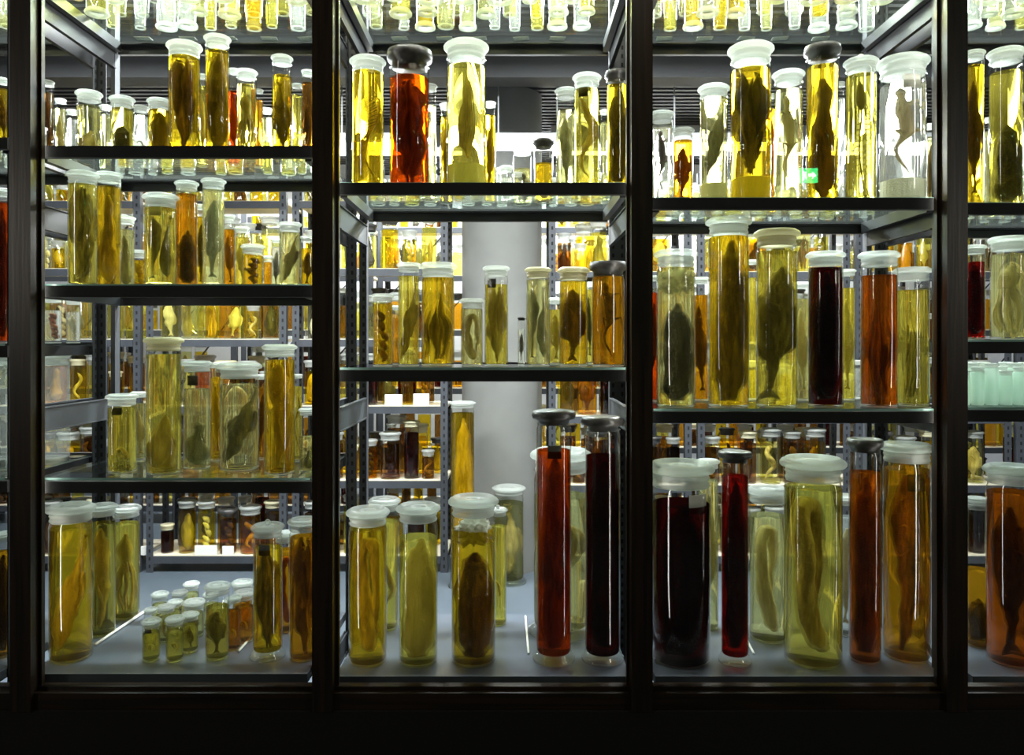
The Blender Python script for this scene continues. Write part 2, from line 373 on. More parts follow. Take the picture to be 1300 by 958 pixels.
        for i0, i1, sd_ in ((12, 26, 1), (14, 22, -1)):
            ol = [(pts[i].x + sd_ * wm * .5, pts[i].z) for i in range(i0, i1)] + [(pts[i].x + sd_ * wm * (1 + .45 * math.sin(PI * (i - i0) / (i1 - i0))), pts[i].z) for i in range(i1 - 1, i0 - 1, -1)]
            sheet(bm, ol, 0, .002)
    elif kind == 'twin':
        for sgn, up in ((-1, 1), (1, -1)):
            wm = R * .4; x = sgn * R * .42; c_ = [(x, sgn * R * .15, H * .93), (x * .7, sgn * R * .1, H * .6), (x * 1.1, sgn * R * .2, H * .1)]
            if up < 0: c_ = [(a_, b_, H - z_) for a_, b_, z_ in c_]
            pts = body(bm, c_, FISH, wm, wm * .75, 24, 14); tailfan(bm, pts[-1], pts[-1] - pts[-3], R * .3)
            eye(bm, (pts[3].x, pts[3].y - wm * .5, pts[3].z), wm * .13)
    elif kind == 'lizard':
        x0 = R * .12
        sp = body(bm, [(-x0, 0, H * .97), (-x0 * .5, 0, H * .84), (x0, 0, H * .55), (-x0 * 2, 0, H * .28), (R * .45, 0, H * .04)], [(0, .15), (.07, .5), (.13, .55), (.2, .4), (.35, 1), (.5, .85), (.62, .35), (.8, .2), (1, .05)], R * .34, R * .26, 44, 14)
        for i, sg in ((13, -1), (13, 1), (24, -1), (24, 1)):
            p = sp[i]; e = Vector((sg * R * .62, -R * .3, H * .05)); f_ = Vector((sg * R * .5, -R * .55, -H * .05)); 
            body(bm, [p, p + e * .8, p + f_ * 1.1], [(0, 1), (.5, .7), (1, .5)], R * .085, R * .085, 10, 8)
            for k in (-1, 0, 1): sweep(bm, [p + f_ * 1.1, p + f_ * 1.1 + Vector((k * R * .1, -R * .04, -H * .03))], [R * .03, R * .012], [R * .03, R * .012], 5)
        eye(bm, (sp[3].x - R * .1, -R * .16, sp[3].z), R * .05)
    elif kind == 'drape':
        nu, nv = 34, 34; G = []; ph = g.uniform(0, 6); q1 = g.uniform(1.2, 2.2)
        for layer in (0, 1):
            L_ = []
            for j in range(nv + 1):
                v_ = j / nv; row = []
                for i in range(nu + 1):
                    u_ = i / nu; a = -PI * .98 + 2 * PI * .96 * u_
                    env = .25 + .75 * math.sin(PI * min(1, (1.04 - v_) * 1.05) ** .8) ** .55
                    r = R * env * (.62 + .2 * math.sin(3 * a + 4 * q1 * v_ + ph) + .12 * math.sin(7 * a - 5 * v_)) - layer * .004
                    zt = H * (.05 + .9 * v_ + .05 * math.sin(a * 2 + ph) + .02 * math.sin(9 * a))
                    row.append(bm.verts.new((r * math.sin(a), -r * math.cos(a) * .8, zt)))
                L_.append(row)
            G.append(L_)
        for j in range(nv):
            for i in range(nu):
                for L_ in G: bm.faces.new((L_[j][i], L_[j][i + 1], L_[j + 1][i + 1], L_[j + 1][i]))
        for j in range(nv):
            for i in (0, nu): bm.faces.new((G[0][j][i], G[0][j + 1][i], G[1][j + 1][i], G[1][j][i]))
        for i in range(nu):
            for j in (0, nv): bm.faces.new((G[0][j][i], G[0][j][i + 1], G[1][j][i + 1], G[1][j][i]))
        body(bm, [(R * .1, 0, H * .95), (R * .05, 0, H * .6), (R * .2, 0, H * .2)], [(0, .2), (.5, 1), (1, .2)], R * .22, R * .2, 14, 10)
    elif kind == 'slab':   # long dark body filling the whole jar
        body(bm, [(R * .1, 0, H * 1.0), (R * .05, 0, H * .8), (R * .12, 0, H * .4), (0, 0, H * .03)], [(0, .12), (.08, .3), (.22, .62), (.5, 1), (.9, .95), (1, .5)], R * .8, R * .68, 30, 18)
        body(bm, [(-R * .25, -R * .4, H * .85), (-R * .5, -R * .3, H * .5), (-R * .3, -R * .5, H * .1)], [(0, .2), (.5, 1), (1, .3)], R * .2, R * .12, 20, 8)
    else:   # 'mass': folded lumpy tissue
        for i in range(5):
            x = g.uniform(-.3, .3) * R; y = g.uniform(-.3, .3) * R; z = H * (.14 + .17 * i)
            body(bm, [(x - R * .3, y, z + H * .1), (x + R * .1, y - R * .1, z + H * .03), (x + R * .3, y, z - H * .06), (x, y, z - H * .1)], [(0, .4), (.4, 1), (1, .3)], R * .36, R * .32, 12, 10)
        g2 = random.Random(s + 5)
        for v in bm.verts: v.co += Vector((g2.uniform(-1, 1), g2.uniform(-1, 1), g2.uniform(-1, 1))) * R * .02
    from mathutils import noise
    off_ = Vector((s * .37, s * .11, s * .73))
    if kind != 'ribs':
        for v in bm.verts:
            q = v.co / R; n1 = noise.noise_vector(q * .9 + off_) * .16 + noise.noise_vector(q * 3.1 + off_) * .045
            v.co += n1 * R
        tw = g.uniform(-.5, .5)
        for v in bm.verts:
            a = tw * math.sin(v.co.z / H * PI); c_, s_ = math.cos(a), math.sin(a); v.co.x, v.co.y = v.co.x * c_ - v.co.y * s_, v.co.x * s_ + v.co.y * c_
    lim = R * .93
    for v in bm.verts:
        d = math.hypot(v.co.x, v.co.y)
        if d > lim: v.co.x *= lim / d; v.co.y *= lim / d
        v.co.z = min(max(v.co.z, .001), H * 1.0)
    bmesh.ops.recalc_face_normals(bm, faces=bm.faces)
    return bm
SPNAME = {'fish': ('preserved_fish', 'fish'), 'fishdown': ('preserved_fish', 'fish'), 'bigfish': ('preserved_fish', 'fish'), 'eel': ('preserved_eel', 'eel'),
 'snake': ('preserved_snake', 'snake'), 'bundle': ('fish_bundle', 'fish bundle'), 'squid': ('preserved_squid', 'squid'), 'ray': ('preserved_ray', 'ray'),
 'ribs': ('ribbed_skeleton', 'skeleton'), 'feather': ('fringed_specimen', 'specimen'), 'octopus': ('preserved_octopus', 'octopus'), 'bulb': ('bulb_specimen', 'specimen'),
 'leaf': ('ridged_specimen', 'specimen'), 'curl': ('coiled_specimen', 'specimen'), 'bighead': ('big_headed_fish', 'fish'), 'slab': ('long_dark_specimen', 'specimen'), 'mass': ('folded_tissue', 'specimen'), 'slant': ('slanting_fish', 'fish'), 'twin': ('fish_pair', 'fish pair'), 'lizard': ('preserved_lizard', 'lizard'), 'drape': ('draped_specimen', 'specimen')}
SPWORD = {'fish': 'fish', 'fishdown': 'head-down fish', 'bigfish': 'large deep fish', 'eel': 'looped eel', 'snake': 'winding snake', 'bundle': 'bundle of slender fish', 'squid': 'squid',
 'ray': 'folded ray', 'ribs': 'ribbed skeleton', 'feather': 'fringed specimen', 'octopus': 'octopus', 'bulb': 'onion-shaped specimen', 'leaf': 'ridged leaf-shaped specimen', 'curl': 'coiled specimen',
 'bighead': 'big-headed fish', 'slab': 'long body', 'mass': 'folded tissue', 'slant': 'slanting fish', 'twin': 'pair of fish', 'lizard': 'long-tailed lizard', 'drape': 'draped folded skin'}

# ------------------------------------------------------------------ jars
def glass_bm(R, Hb, n, foot=0, ring=0):
    bm = bmesh.new(); t = min(.004, R * .12)
    p = [(0, .004), (R * .5, .003), (R * .68, .0015), (R * .92, .0), (R, .004)]
    if ring: p = [(0, .006), (R * .7, .006), (R * .8, .0), (R * 1.16, 0), (R * 1.2, .004), (R * 1.16, .010), (R, .018)]
    if foot: p = [(0, .004), (R * 1.05, 0), (R * 1.22, .003), (R * 1.22, .012), (R * 1.08, .02), (R, .034)]
    p += [(R, Hb * .5), (R, Hb - R * .5), (R * .995, Hb - R * .28), (R * .94, Hb - R * .1), (R * .93, Hb), (R * 1.02, Hb + R * .05)]
    lathe(bm, p, n)
    for f in bm.faces:
        c = f.calc_center_median()
        if c.z < (.015 if ring else .0045) and math.hypot(c.x, c.y) > R * .6 and not foot: f.material_index = 1  # paler base glass puts the glow of gathered light into the material
    return bm
def lid_bm(kind, R, Hb, hl, n):
    bm = bmesh.new(); z = Hb - hl * .05
    if kind == 'dark':      # flat dark cap with an overhanging rim
        lathe(bm, [(0, z), (R * .9, z), (R * .92, z + hl * .3), (R * 1.12, z + hl * .45), (R * 1.17, z + hl * .7), (R * 1.1, z + hl), (R * .9, z + hl * 1.02), (R * .8, z + hl * .9), (0, z + hl * .95)], n)
    elif kind == 'wide':    # broad dark plate lying over the rim
        lathe(bm, [(0, z), (R * .85, z), (R * .9, z + hl * .3), (R * 1.22, z + hl * .42), (R * 1.28, z + hl * .65), (R * 1.2, z + hl * .92), (R * .8, z + hl), (0, z + hl)], n)
    elif kind == 'neck':
        lathe(bm, [(R * .80, z), (R * .93, z + hl * .02), (R * .97, z + hl * .14), (R * .93, z + hl * .2), (R * .93, z + hl * .34), (R * .98, z + hl * .4), (R * .94, z + hl * .46), (R * .96, z + hl * .56), (R * .6, z + hl * .56)], n)
    elif kind == 'stopper':
        z += hl * .565
        lathe(bm, [(0, z), (R * .95, z), (R * 1.1, z + hl * .05), (R * 1.15, z + hl * .12), (R * 1.15, z + hl * .22), (R * 1.08, z + hl * .32), (R * 1.0, z + hl * .36), (R * .93, z + hl * .43), (R * .85, z + hl * .42), (R * .80, z + hl * .28), (R * .5, z + hl * .24),
                  (R * .46, z + hl * .30), (R * .38, z + hl * .30), (R * .34, z + hl * .24), (0, z + hl * .26)], n)
    else:
        lathe(bm, [(0, z + hl * .05), (R * .80, z), (R * .93, z + hl * .02), (R * .97, z + hl * .14), (R * .93, z + hl * .2), (R * .93, z + hl * .34), (R * .98, z + hl * .4), (R * .94, z + hl * .46), (R * .97, z + hl * .58),
                  (R * 1.12, z + hl * .7), (R * 1.14, z + hl * .84), (R * 1.06, z + hl * .92), (R * .92, z + hl * 1.0), (R * .84, z + hl * .97), (R * .78, z + hl * .84), (R * .4, z + hl * .84), (R * .3, z + hl * .9), (0, z + hl * .92)], n)
    return bm
def ring_bm(r, t, n=18, m=8, z=0):
    bm = bmesh.new()
    vs = [[bm.verts.new(((r + t * math.cos(2 * PI * j / m)) * math.cos(2 * PI * i / n), t * math.sin(2 * PI * j / m), z + (r + t * math.cos(2 * PI * j / m)) * math.sin(2 * PI * i / n))) for j in range(m)] for i in range(n)]
    for i in range(n):
        for j in range(m): bm.faces.new((vs[i][j], vs[(i + 1) % n][j], vs[(i + 1) % n][(j + 1) % m], vs[i][(j + 1) % m]))
    return bm
def curved_card(R, z0, z1, a0, a1):
    bm = bmesh.new(); n = 8; rows = []
    for r in (R, R - .0012):
        rows.append([[bm.verts.new((r * math.cos(a0 + (a1 - a0) * i / n), r * math.sin(a0 + (a1 - a0) * i / n), z)) for i in range(n + 1)] for z in (z0, z1)])
    for i in range(n):
        for q in rows: bm.faces.new((q[0][i], q[0][i + 1], q[1][i + 1], q[1][i]))
        bm.faces.new((rows[0][0][i], rows[0][0][i + 1], rows[1][0][i + 1], rows[1][0][i])); bm.faces.new((rows[0][1][i], rows[0][1][i + 1], rows[1][1][i + 1], rows[1][1][i]))
    bmesh.ops.recalc_face_normals(bm, faces=bm.faces)
    return bm
def jar(x, y, z, R, H, liq, lvl, lid, label, group, seg=36, far=False, hl=None, extra='', spec=None, name='specimen_jar', gm=None):
    z += .0006; t = empty(name, (x, y, z), label, {'glass_vial': 'vial', 'glass_bottle': 'bottle'}.get(name, 'jar'), group)
    hl = hl if hl else min(R * .85, H * .22); foot = 'foot' in extra
    Hb = H - hl * .95
    link('glass_body', glass_bm(R, Hb, seg, foot, 'ring' in extra), [gm or GL, gm or (FROST if 'ring' in extra else LIDG)], t)
    L0 = .008 if not foot and 'ring' not in extra else .03 if foot else .019; lv = Hb * lvl
    if liq:
        bm = bmesh.new(); r = R - min(.003, R * .08)
        lathe(bm, [(0, L0), (r * .96, L0), (r, L0 + .004), (r, lv * .5), (r, lv - .001), (r * .98, lv), (0, lv)], seg)
        link('liquid', bm, (LQB if far else LQ)[liq], t)
    mt = {'dark': DARKCAP, 'wide': DARKCAP, 'cream': FROSTC}.get(lid, FROST)
    if lid in ('dark', 'wide') or far: lo = link('lid', lid_bm(lid, R, Hb, hl, seg), mt, t)
    else:
        link('ground_neck', lid_bm('neck', R, Hb, hl, seg), mt, t); lo = link('lid', lid_bm('stopper', R, Hb, hl, seg), FROSTC if lid == 'cream' else LIDG, t)
    if lid == 'knob': link('knob', ring_bm(R * .16, R * .05, z=H + R * .12), FROST, lo)
    if lid == 'ball':
        bm = bmesh.new(); bmesh.ops.create_uvsphere(bm, u_segments=14, v_segments=10, radius=R * .25, matrix=Matrix.Translation((0, 0, H + R * .14))); link('knob', bm, FROST, lo)
    if 'label' in extra or 'tag' in extra:
        m = CARD if 'label' in extra else CARDD
        a = -PI / 2 + (.55 if 'R' in extra else -.45 if 'L' in extra else 0)
        link('label', curved_card(R * .9 if lvl > .8 else R * 1.012, Hb * .86, min(Hb * .86 + R * .75, Hb * .97), a - .45, a + .45), m, t)
    if 'wad' in extra:
        g = random.Random(int(x * 1000)); bm = bmesh.new(); bmesh.ops.create_icosphere(bm, subdivisions=4, radius=1)
        from mathutils import noise
        for v in bm.verts:
            q = noise.noise(v.co * 2.3 + Vector((g.random() * 9, 0, 0))) * .55 + noise.noise(v.co * 6) * .2
            v.co *= (.92 + q); v.co.x = max(-1, min(1, v.co.x)) * R * .86; v.co.y = max(-1, min(1, v.co.y)) * R * .8; v.co.z = Hb * .88 + v.co.z * R * .62
        link('wadding', bm, WAD, t)
    if 'plinth' in extra:
        bm = bmesh.new(); lathe(bm, [(0, L0 + .003), (R * .88, L0 + .003), (R * .88, Hb * .17), (0, Hb * .17)], 28); link('plinth', bm, WAD, t, smooth=False)
    if spec:
        kind, colr, slab = spec; base = L0 + .004 + (Hb * .17 if 'plinth' in extra else 0)
        nm, cat = SPNAME[kind]
        top = (Hb * .73 if 'wad' in extra else lv * .97) - base
        frac = {'ray': .5, 'bulb': .9, 'curl': .8}.get(kind, 1) * (.62 if 'half' in extra else 1)
        sd = (int(x * 977 + z * 331)) & 1023
        o = link(nm, specimen_mesh(kind, (R - .004), top * frac, sd), FL[colr], None, (x, y, z + base))
        o.rotation_euler[2] = ((sd % 7) - 3) * .12
        tag(o, slab, cat, 'preserved specimens')
    return t

# ------------------------------------------------------------------ the setting
def struct(name, bm, m, label=None):
    o = link(name, bm, m, smooth=False); o['kind'] = 'structure'
    if label: o['label'] = label
    return o
def sbox(name, d, m, label=None):
    bm = bmesh.new(); box(bm, *d); return struct(name, bm, m, label)
XW = 4.6; YB = 7.6; ZC = 3.15
sbox('floor', (-XW, XW, -1.3, YB + .1, -.1, 0), FLOOR, 'blue grey painted floor of the store room')
sbox('floor_visitor_room', (-XW, XW, -1.2, 2.36, 0, .004), DARKF, 'near-black carpet of the visitor room')
sbox('wall_back', (-XW, XW, YB, YB + .1, 0, ZC), WALL, 'pale back wall behind the rear racks')
sbox('wall_left', (-XW - .1, -XW, -1.3, YB + .1, 0, ZC), SIDEW, 'grey left wall of the store')
sbox('wall_right', (XW, XW + .1, -1.3, YB + .1, 0, ZC), SIDEW, 'grey right wall of the store')
sbox('wall_visitor_side', (-XW, XW, -1.3, -1.2, 0, ZC), DARKW, 'dark wall of the visitor room behind the viewer')
bm = bmesh.new(); box(bm, -XW, XW, -1.3, YB + .1, ZC + .02, ZC + .12)
y = 2.7
while y < YB - .06:
    box(bm, -XW, XW, y, y + .035, ZC, ZC + .02); y += .075
struct('ceiling', bm, CEIL, 'dark ribbed metal ceiling')
sbox('trim_1', (-XW, XW, 4.15, 4.3, 2.93, ZC), CEIL, 'dark steel beam under the ceiling')
bm = bmesh.new(); lathe(bm, [(.27, 0), (.27, ZC)], 64)
o = link('column', bm, CONC, None, (-.068, 5.2, 0)); o['kind'] = 'structure'; o['label'] = 'smooth pale round concrete column in the aisle'

# the glazed front of the display case, dark stained wood
case = empty('display_case', (0, 2.4, 0), 'dark stained wooden display case front with tall glass panes', 'display case')
MUL = [-1.515, -.584, .400, 1.372]
for x in MUL + [-2.5, 2.35]:
    bm = bmesh.new(); box(bm, x - .032, x + .032, -.035, .03, .36, 3.1); box(bm, x - .041, x + .041, .006, .024, .36, 3.1)
    link('mullion', bm, WOOD, case, smooth=False)
xs = [-2.5] + MUL + [2.35]
for a, b in zip(xs, xs[1:]):
    bm = bmesh.new(); box(bm, a + .032, b - .032, -.02, .03, .36, .412); box(bm, a + .032, b - .032, .0, .03, .412, .424)
    link('bottom_rail', bm, WOODH, case, smooth=False)
    boxobj('glass_pane', (a + .034, b - .034, .008, .012, .425, 3.05), GLP, case)
boxobj('top_rail', (-2.53, 2.38, -.03, .03, 3.1, 3.14), WOODH, case)
boxobj('plinth_panel', (-4.5, 4.5, -.03, .0, 0.0, .36), BLACK, case)
boxobj('side_panel', (-4.5, -2.53, -.03, .03, .36, 3.14), BLACK, case)
boxobj('side_panel', (2.38, 4.5, -.03, .03, .36, 3.14), BLACK, case)

# ------------------------------------------------------------------ front racks
Y0, Y1 = 2.5, 3.0
TOP = 2.666
BAYS = {
 'FL': dict(x=(-2.45, -1.63), z=[.446, 1.064, 1.495, 2.16, TOP], nm='far left bay'),
 'L':  dict(x=(-1.54, -.646), z=[.446, 1.062, 1.687, 2.133, TOP], nm='left bay'),
 'M':  dict(x=(-.564, .379), z=[.438, 1.418, 2.015, TOP], nm='middle bay'),
 'R':  dict(x=(.451, 1.377), z=[.438, 1.285, 1.967, TOP], nm='right bay'),
 'FR': dict(x=(1.46, 2.33), z=[.438, 1.290, 1.508, 1.951, TOP], nm='far right bay')}
def post(bm, x, y, sx, z0, z1):
    """slotted angle post: two flanges with a row of punched holes"""
    sy = 1 if y < 2.7 else -1
    box(bm, min(x, x + sx * .004), max(x, x + sx * .004), min(y, y + sy * .04), max(y, y + sy * .04), z0, z1)
    box(bm, min(x, x + sx * .036), max(x, x + sx * .036), min(y, y + sy * .004), max(y, y + sy * .004), z0, z1)
    z = z0 + .03
    yf = y - .0008 if sy > 0 else y - .004 - .0008
    xs_ = x + sx * .0048
    while z < z1 - .02:
        xa = x + sx * .014; box(bm, min(xa, xa + sx * .009), max(xa, xa + sx * .009), yf, yf + .0006, z, z + .016, 1)
        ya = y + sy * .016; box(bm, min(xs_ - sx * .0006, xs_), max(xs_ - sx * .0006, xs_), min(ya, ya + sy * .009), max(ya, ya + sy * .009), z, z + .016, 1)
        z += .034
for key, B in BAYS.items():
    xa, xb = B['x']
    rk = empty('shelving_rack', (0, 0, 0), {'FL': 'grey slotted steel rack with glass shelves cut by the picture left edge', 'L': 'grey slotted steel rack with three glass shelves behind the left pane',
         'M': 'grey slotted steel rack with two glass shelves behind the middle pane', 'R': 'grey slotted steel rack with glass shelves behind the right pane',
         'FR': 'grey slotted steel rack with vials, cut by the picture right edge'}[key], 'rack', 'front racks with glass shelves')
    rk.location = ((xa + xb) / 2, 2.75, 0); off = Vector((-(xa + xb) / 2, -2.75, 0))
    def part(nm, bm, m, p=rk, o_=off): return link(nm, bm, m, p, o_, smooth=False)
    for x, sx in ((xa, 1), (xb, -1)):
        for y in (Y0 - .02, Y1 + .02):
            bm = bmesh.new(); post(bm, x, y, -sx, 0, 2.98); part('post', bm, [METAL, HOLE])
        for z0, z1 in ((1.205, 1.285), (1.87, 1.95), (2.56, 2.64), (.30, .38)):
            xx = (x - .004 if sx > 0 else x + .001)
            bm = bmesh.new(); box(bm, xx, xx + .003, Y0 + .02, Y1 - .02, z0, z1); box(bm, xx - .006, xx + .009, Y0 + .02, Y1 - .02, z1 - .004, z1); box(bm, xx - .006, xx + .009, Y0 + .02, Y1 - .02, z0, z0 + .004)
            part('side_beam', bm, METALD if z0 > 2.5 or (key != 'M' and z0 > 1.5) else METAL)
    for i, z in enumerate(B['z']):
        if i == 0:
            bm = bmesh.new(); box(bm, xa + .004, xb - .004, Y0 - .06, Y1, z - .03, z); part('deck', bm, DECK); continue
        bm = bmesh.new(); box(bm, xa + .006, xb - .006, Y0 - .022, Y1 - .006, z - .008, z)
        for f in bm.faces:
            if abs(f.calc_center_median().y - (Y0 - .022)) < 1e-4: f.material_index = 1
        sh = part('glass_shelf', bm, [GLT if i == len(B['z']) - 1 else GLS, EDGE])
        bm = bmesh.new(); box(bm, xa - .02, xb + .02, Y0 - .05, Y0 - .026, z - .044, z - .007); link('front_lip', bm, LIP, sh, smooth=False)
        for yy0, yy1 in ((Y1 - .006, Y1 + .012),):
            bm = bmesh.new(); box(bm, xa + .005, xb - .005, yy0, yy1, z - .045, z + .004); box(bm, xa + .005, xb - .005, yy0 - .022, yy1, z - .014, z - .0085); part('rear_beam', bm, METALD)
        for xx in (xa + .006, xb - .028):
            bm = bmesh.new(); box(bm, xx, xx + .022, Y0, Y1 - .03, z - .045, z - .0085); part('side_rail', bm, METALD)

PLACED = {}       # (bay, level) -> [(x, y, R)]
def shelfz(b, lv): return BAYS[b]['z'][lv]
LEVNAME = {'L': ['floor deck', 'lower shelf', 'middle shelf', 'upper shelf', 'top shelf'], 'M': ['floor deck', 'lower shelf', 'upper shelf', 'top shelf'], 'R': ['floor deck', 'lower shelf', 'upper shelf', 'top shelf']}
LEVNAME['FL'] = LEVNAME['FR'] = LEVNAME['L']
def where(b, lv): return BAYS[b]['nm'] + ' ' + LEVNAME[b][lv]
# x, width, top row, depth, fluid, fill, lid, (specimen, colour) , extra, description
J = {}
J['L', 3] = [
 (113, 28, 113, 2.60, 'pale', .88, 'frost', ('ray', 'tan'), '', 'pale yellow jar with broad lid and tan wedge'),
 (134, 13, 134, 2.84, 'pale', .9, 'frost', ('curl', 'tan'), '', 'small jar squeezed behind two yellow jars'),
 (155, 27, 120, 2.60, 'yellow', .92, 'frost', ('slab', 'dark'), 'half', 'yellow jar with dark strip and bright clump'),
 (179, 17, 135, 2.72, 'clear', .9, 'frost', ('curl', 'grey'), '', 'colourless jar with bluish curl'),
 (202, 26, 123, 2.60, 'gold', .93, 'frost', ('slab', 'olive'), '', 'yellow jar with olive scaly body'),
 (234, 38, 52, 2.57, 'gold', .97, 'frost', ('drape', 'brown'), '', 'tall deep golden jar with draped brown folds'),
 (257, 12, 95, 2.78, 'yellow', .9, 'frost', ('fish', 'tan'), '', 'thin jar between the two tallest golden ones'),
 (276, 29, 43, 2.57, 'gold', .94, 'frost', ('slab', 'olive'), '', 'tallest jar, touching the shelf above, olive body'),
 (297, 14, 88, 2.76, 'orange', .8, 'frost', ('fish', 'tan'), '', 'narrow orange jar behind the tallest one'),
 (313, 24, 90, 2.62, 'yellow', .9, 'frost', ('octopus', 'tan'), '', 'yellow jar with tan tentacled animal'),
 (329, 10, 114, 2.80, 'amber', .9, 'frost', None, '', 'very thin amber jar'),
 (338, 14, 138, 2.84, 'pale', .9, 'frost', ('curl', 'pale'), '', 'low white glowing jar'),
 (358, 24, 72, 2.60, 'gold', .86, 'frost', ('fishdown', 'olive'), '', 'slim tall golden jar near the right end'),
 (377, 12, 107, 2.74, 'yellow', .9, 'frost', ('curl', 'pale'), '', 'slim jar with pale coils near right end'),
 (391, 15, 90, 2.60, 'brown', .9, 'frost', ('bundle', 'tan'), '', 'brown-topped jar at the right end')]
J['L', 2] = [
 (105, 34, 215, 2.57, 'yellow', .98, 'frost', ('drape', 'olive'), '', 'tall yellow jar with drooping olive mass, leftmost'),
 (138, 29, 216, 2.57, 'gold', .95, 'frost', ('squid', 'tan'), '', 'tall golden jar with round-bottomed squid'),
 (159, 22, 275, 2.80, 'pale', .9, 'frost', ('squid', 'olive'), '', 'shorter pale jar behind the squid jar'),
 (177, 22, 318, 2.84, 'gold', .9, 'frost', ('mass', 'tan'), '', 'low golden jar in front of bright light'),
 (204, 38, 243, 2.57, 'yellow', .97, 'frost', ('twin', 'olive'), 'label', 'wide yellow jar with pair of olive fish'),
 (237, 26, 227, 2.58, 'amber', .95, 'frost', ('slab', 'dark'), 'half', 'brown-topped amber jar'),
 (255, 14, 260, 2.78, 'gold', .9, 'frost', ('fish', 'dark'), '', 'thin jar squeezed beside the amber jar'),
 (271, 27, 224, 2.57, 'cloudy', .97, 'frost', ('fish', 'grey'), '', 'tall cloudy jar with milky grey fish'),
 (291, 14, 273, 2.72, 'amber', .85, 'frost', ('fish', 'tan'), '', 'narrow jar with brownish fluid and white lid'),
 (307, 16, 288, 2.76, 'yellow', .9, 'frost', ('fish', 'pale'), '', 'narrow yellow jar left of the squat one'),
 (321, 26, 307, 2.64, 'gold', .92, 'frost', ('mass', 'brown'), '', 'squat golden jar with brown lump'),
 (340, 10, 325, 2.80, 'amber', .9, 'frost', None, '', 'tiny amber jar'),
 (351, 12, 303, 2.80, 'clear', .9, 'frost', ('fish', 'olive'), '', 'thin clear jar with small fish'),
 (368, 26, 279, 2.60, 'pale', .96, 'frost', ('slant', 'tan'), '', 'pale jar with slanted tan fish'),
 (391, 18, 300, 2.62, 'gold', .85, 'frost', ('fish', 'brown'), '', 'golden jar at the right end')]
J['L', 1] = [
 (155, 34, 500, 2.59, 'yellow', .96, 'frost', ('curl', 'tan'), 'half tag', 'short yellow jar with coiled worm, leftmost'),
 (176, 18, 497, 2.86, 'pale', .9, 'frost', ('fish', 'tan'), '', 'pale jar behind the coiled worm jar'),
 (208, 42, 428, 2.57, 'yellow', .97, 'cream', ('ray', 'tan'), '', 'tall yellow jar with hooded ray sitting low'),
 (250, 33, 458, 2.60, 'pale', .82, 'frost', ('squid', 'grey'), 'half tag', 'jar with grey pear-shaped animal'),
 (275, 17, 460, 2.84, 'gold', .9, 'frost', ('fish', 'tan'), '', 'thin golden jar behind the pear-shaped animal'),
 (304, 48, 460, 2.66, 'pale', .93, 'frost', ('slant', 'olive'), '', 'broad pale jar with slanting dark-finned fish'),
 (332, 16, 475, 2.88, 'amber', .9, 'frost', ('fish', 'brown'), '', 'thin amber jar behind the broad pale jar'),
 (355, 38, 437, 2.57, 'gold', .97, 'frost', ('bighead', 'tan'), '', 'tall golden jar with spotted tan animal and red flap'),
 (377, 13, 475, 2.82, 'yellow', .9, 'frost', ('snake', 'tan'), '', 'thin yellow jar right of the tall golden one'),
 (391, 21, 518, 2.60, 'pale', .62, 'frost', ('bulb', 'olive'), '', 'short jar with onion-shaped specimen')]
J['L', 0] = [
 (90, 50, 640, 2.57, 'gold', .95, 'frost', ('slant', 'tan'), '', 'big golden jar with slanting tan fish, leftmost'),
 (129, 33, 640, 2.78, 'yellow', .93, 'frost', ('bighead', 'tan'), '', 'yellow jar with pale blunt animal'),
 (160, 32, 642, 2.95, 'yellow', .93, 'frost', ('octopus', 'tan'), '', 'yellow jar with long-limbed pale animal'),
 (276, 29, 741, 2.57, 'yellow', .8, 'frost', ('fish', 'olive'), '', 'mid-sized jar with olive fish beside the small jars'),
 (340, 36, 665, 2.57, 'gold', .9, 'knob', ('drape', 'olive'), 'foot tag', 'slender footed jar with ring-topped lid'),
 (364, 28, 675, 2.82, 'amber', .9, 'frost', ('eel', 'red'), '', 'orange jar with loop, behind the footed jar'),
 (386, 36, 658, 2.57, 'amber', .95, 'frost', ('drape', 'tan'), '', 'amber jar with tangled tissue at the right end')]
small = [(192, 21, 786, 2.55, 'tag'), (222, 21, 783, 2.55, ''), (191, 15, 772, 2.66, ''), (241, 20, 778, 2.62, ''), (211, 20, 768, 2.70, ''), (203, 19, 752, 2.84, ''), (222, 17, 762, 2.80, ''),
         (228, 18, 750, 2.90, ''), (246, 25, 762, 2.76, ''), (243, 18, 739, 2.93, ''), (297, 17, 757, 2.63, ''), (310, 24, 750, 2.70, ''), (308, 24, 737, 2.86, ''), (268, 18, 752, 2.84, ''), (289, 14, 762, 2.76, '')]
sdesc = ['small jar with dark label, front left of the cluster', 'small jar with bundled fish, front of the cluster', 'smallest jar at the left edge of the cluster', 'small jar with coil, right front of the cluster',
 'small white-lidded jar, middle of the cluster', 'small pale jar, back left of the cluster', 'tiny pale jar, inside the cluster', 'tiny jar, back of the cluster', 'squat pale jar, right side of the cluster', 'rearmost small jar of the cluster',
 'small amber jar right of the olive fish jar', 'small brown-filled jar, second right of olive fish jar', 'tall-lidded small jar behind the brown-filled one', 'small jar hidden behind the olive fish jar', 'tiny jar behind the small amber jar']
for (a, b, c, d, e), t in zip(small, sdesc):
    sp = [('fish', 'olive'), ('bundle', 'tan'), ('curl', 'pale'), ('curl', 'tan'), ('mass', 'pale')][len(J['L', 0]) % 5]
    J['L', 0].append((a, b, c, d, 'amber' if 'amber' in t or 'brown' in t else 'yellow' if 'front' in t else 'pale', .82, 'frost', sp, e, t))
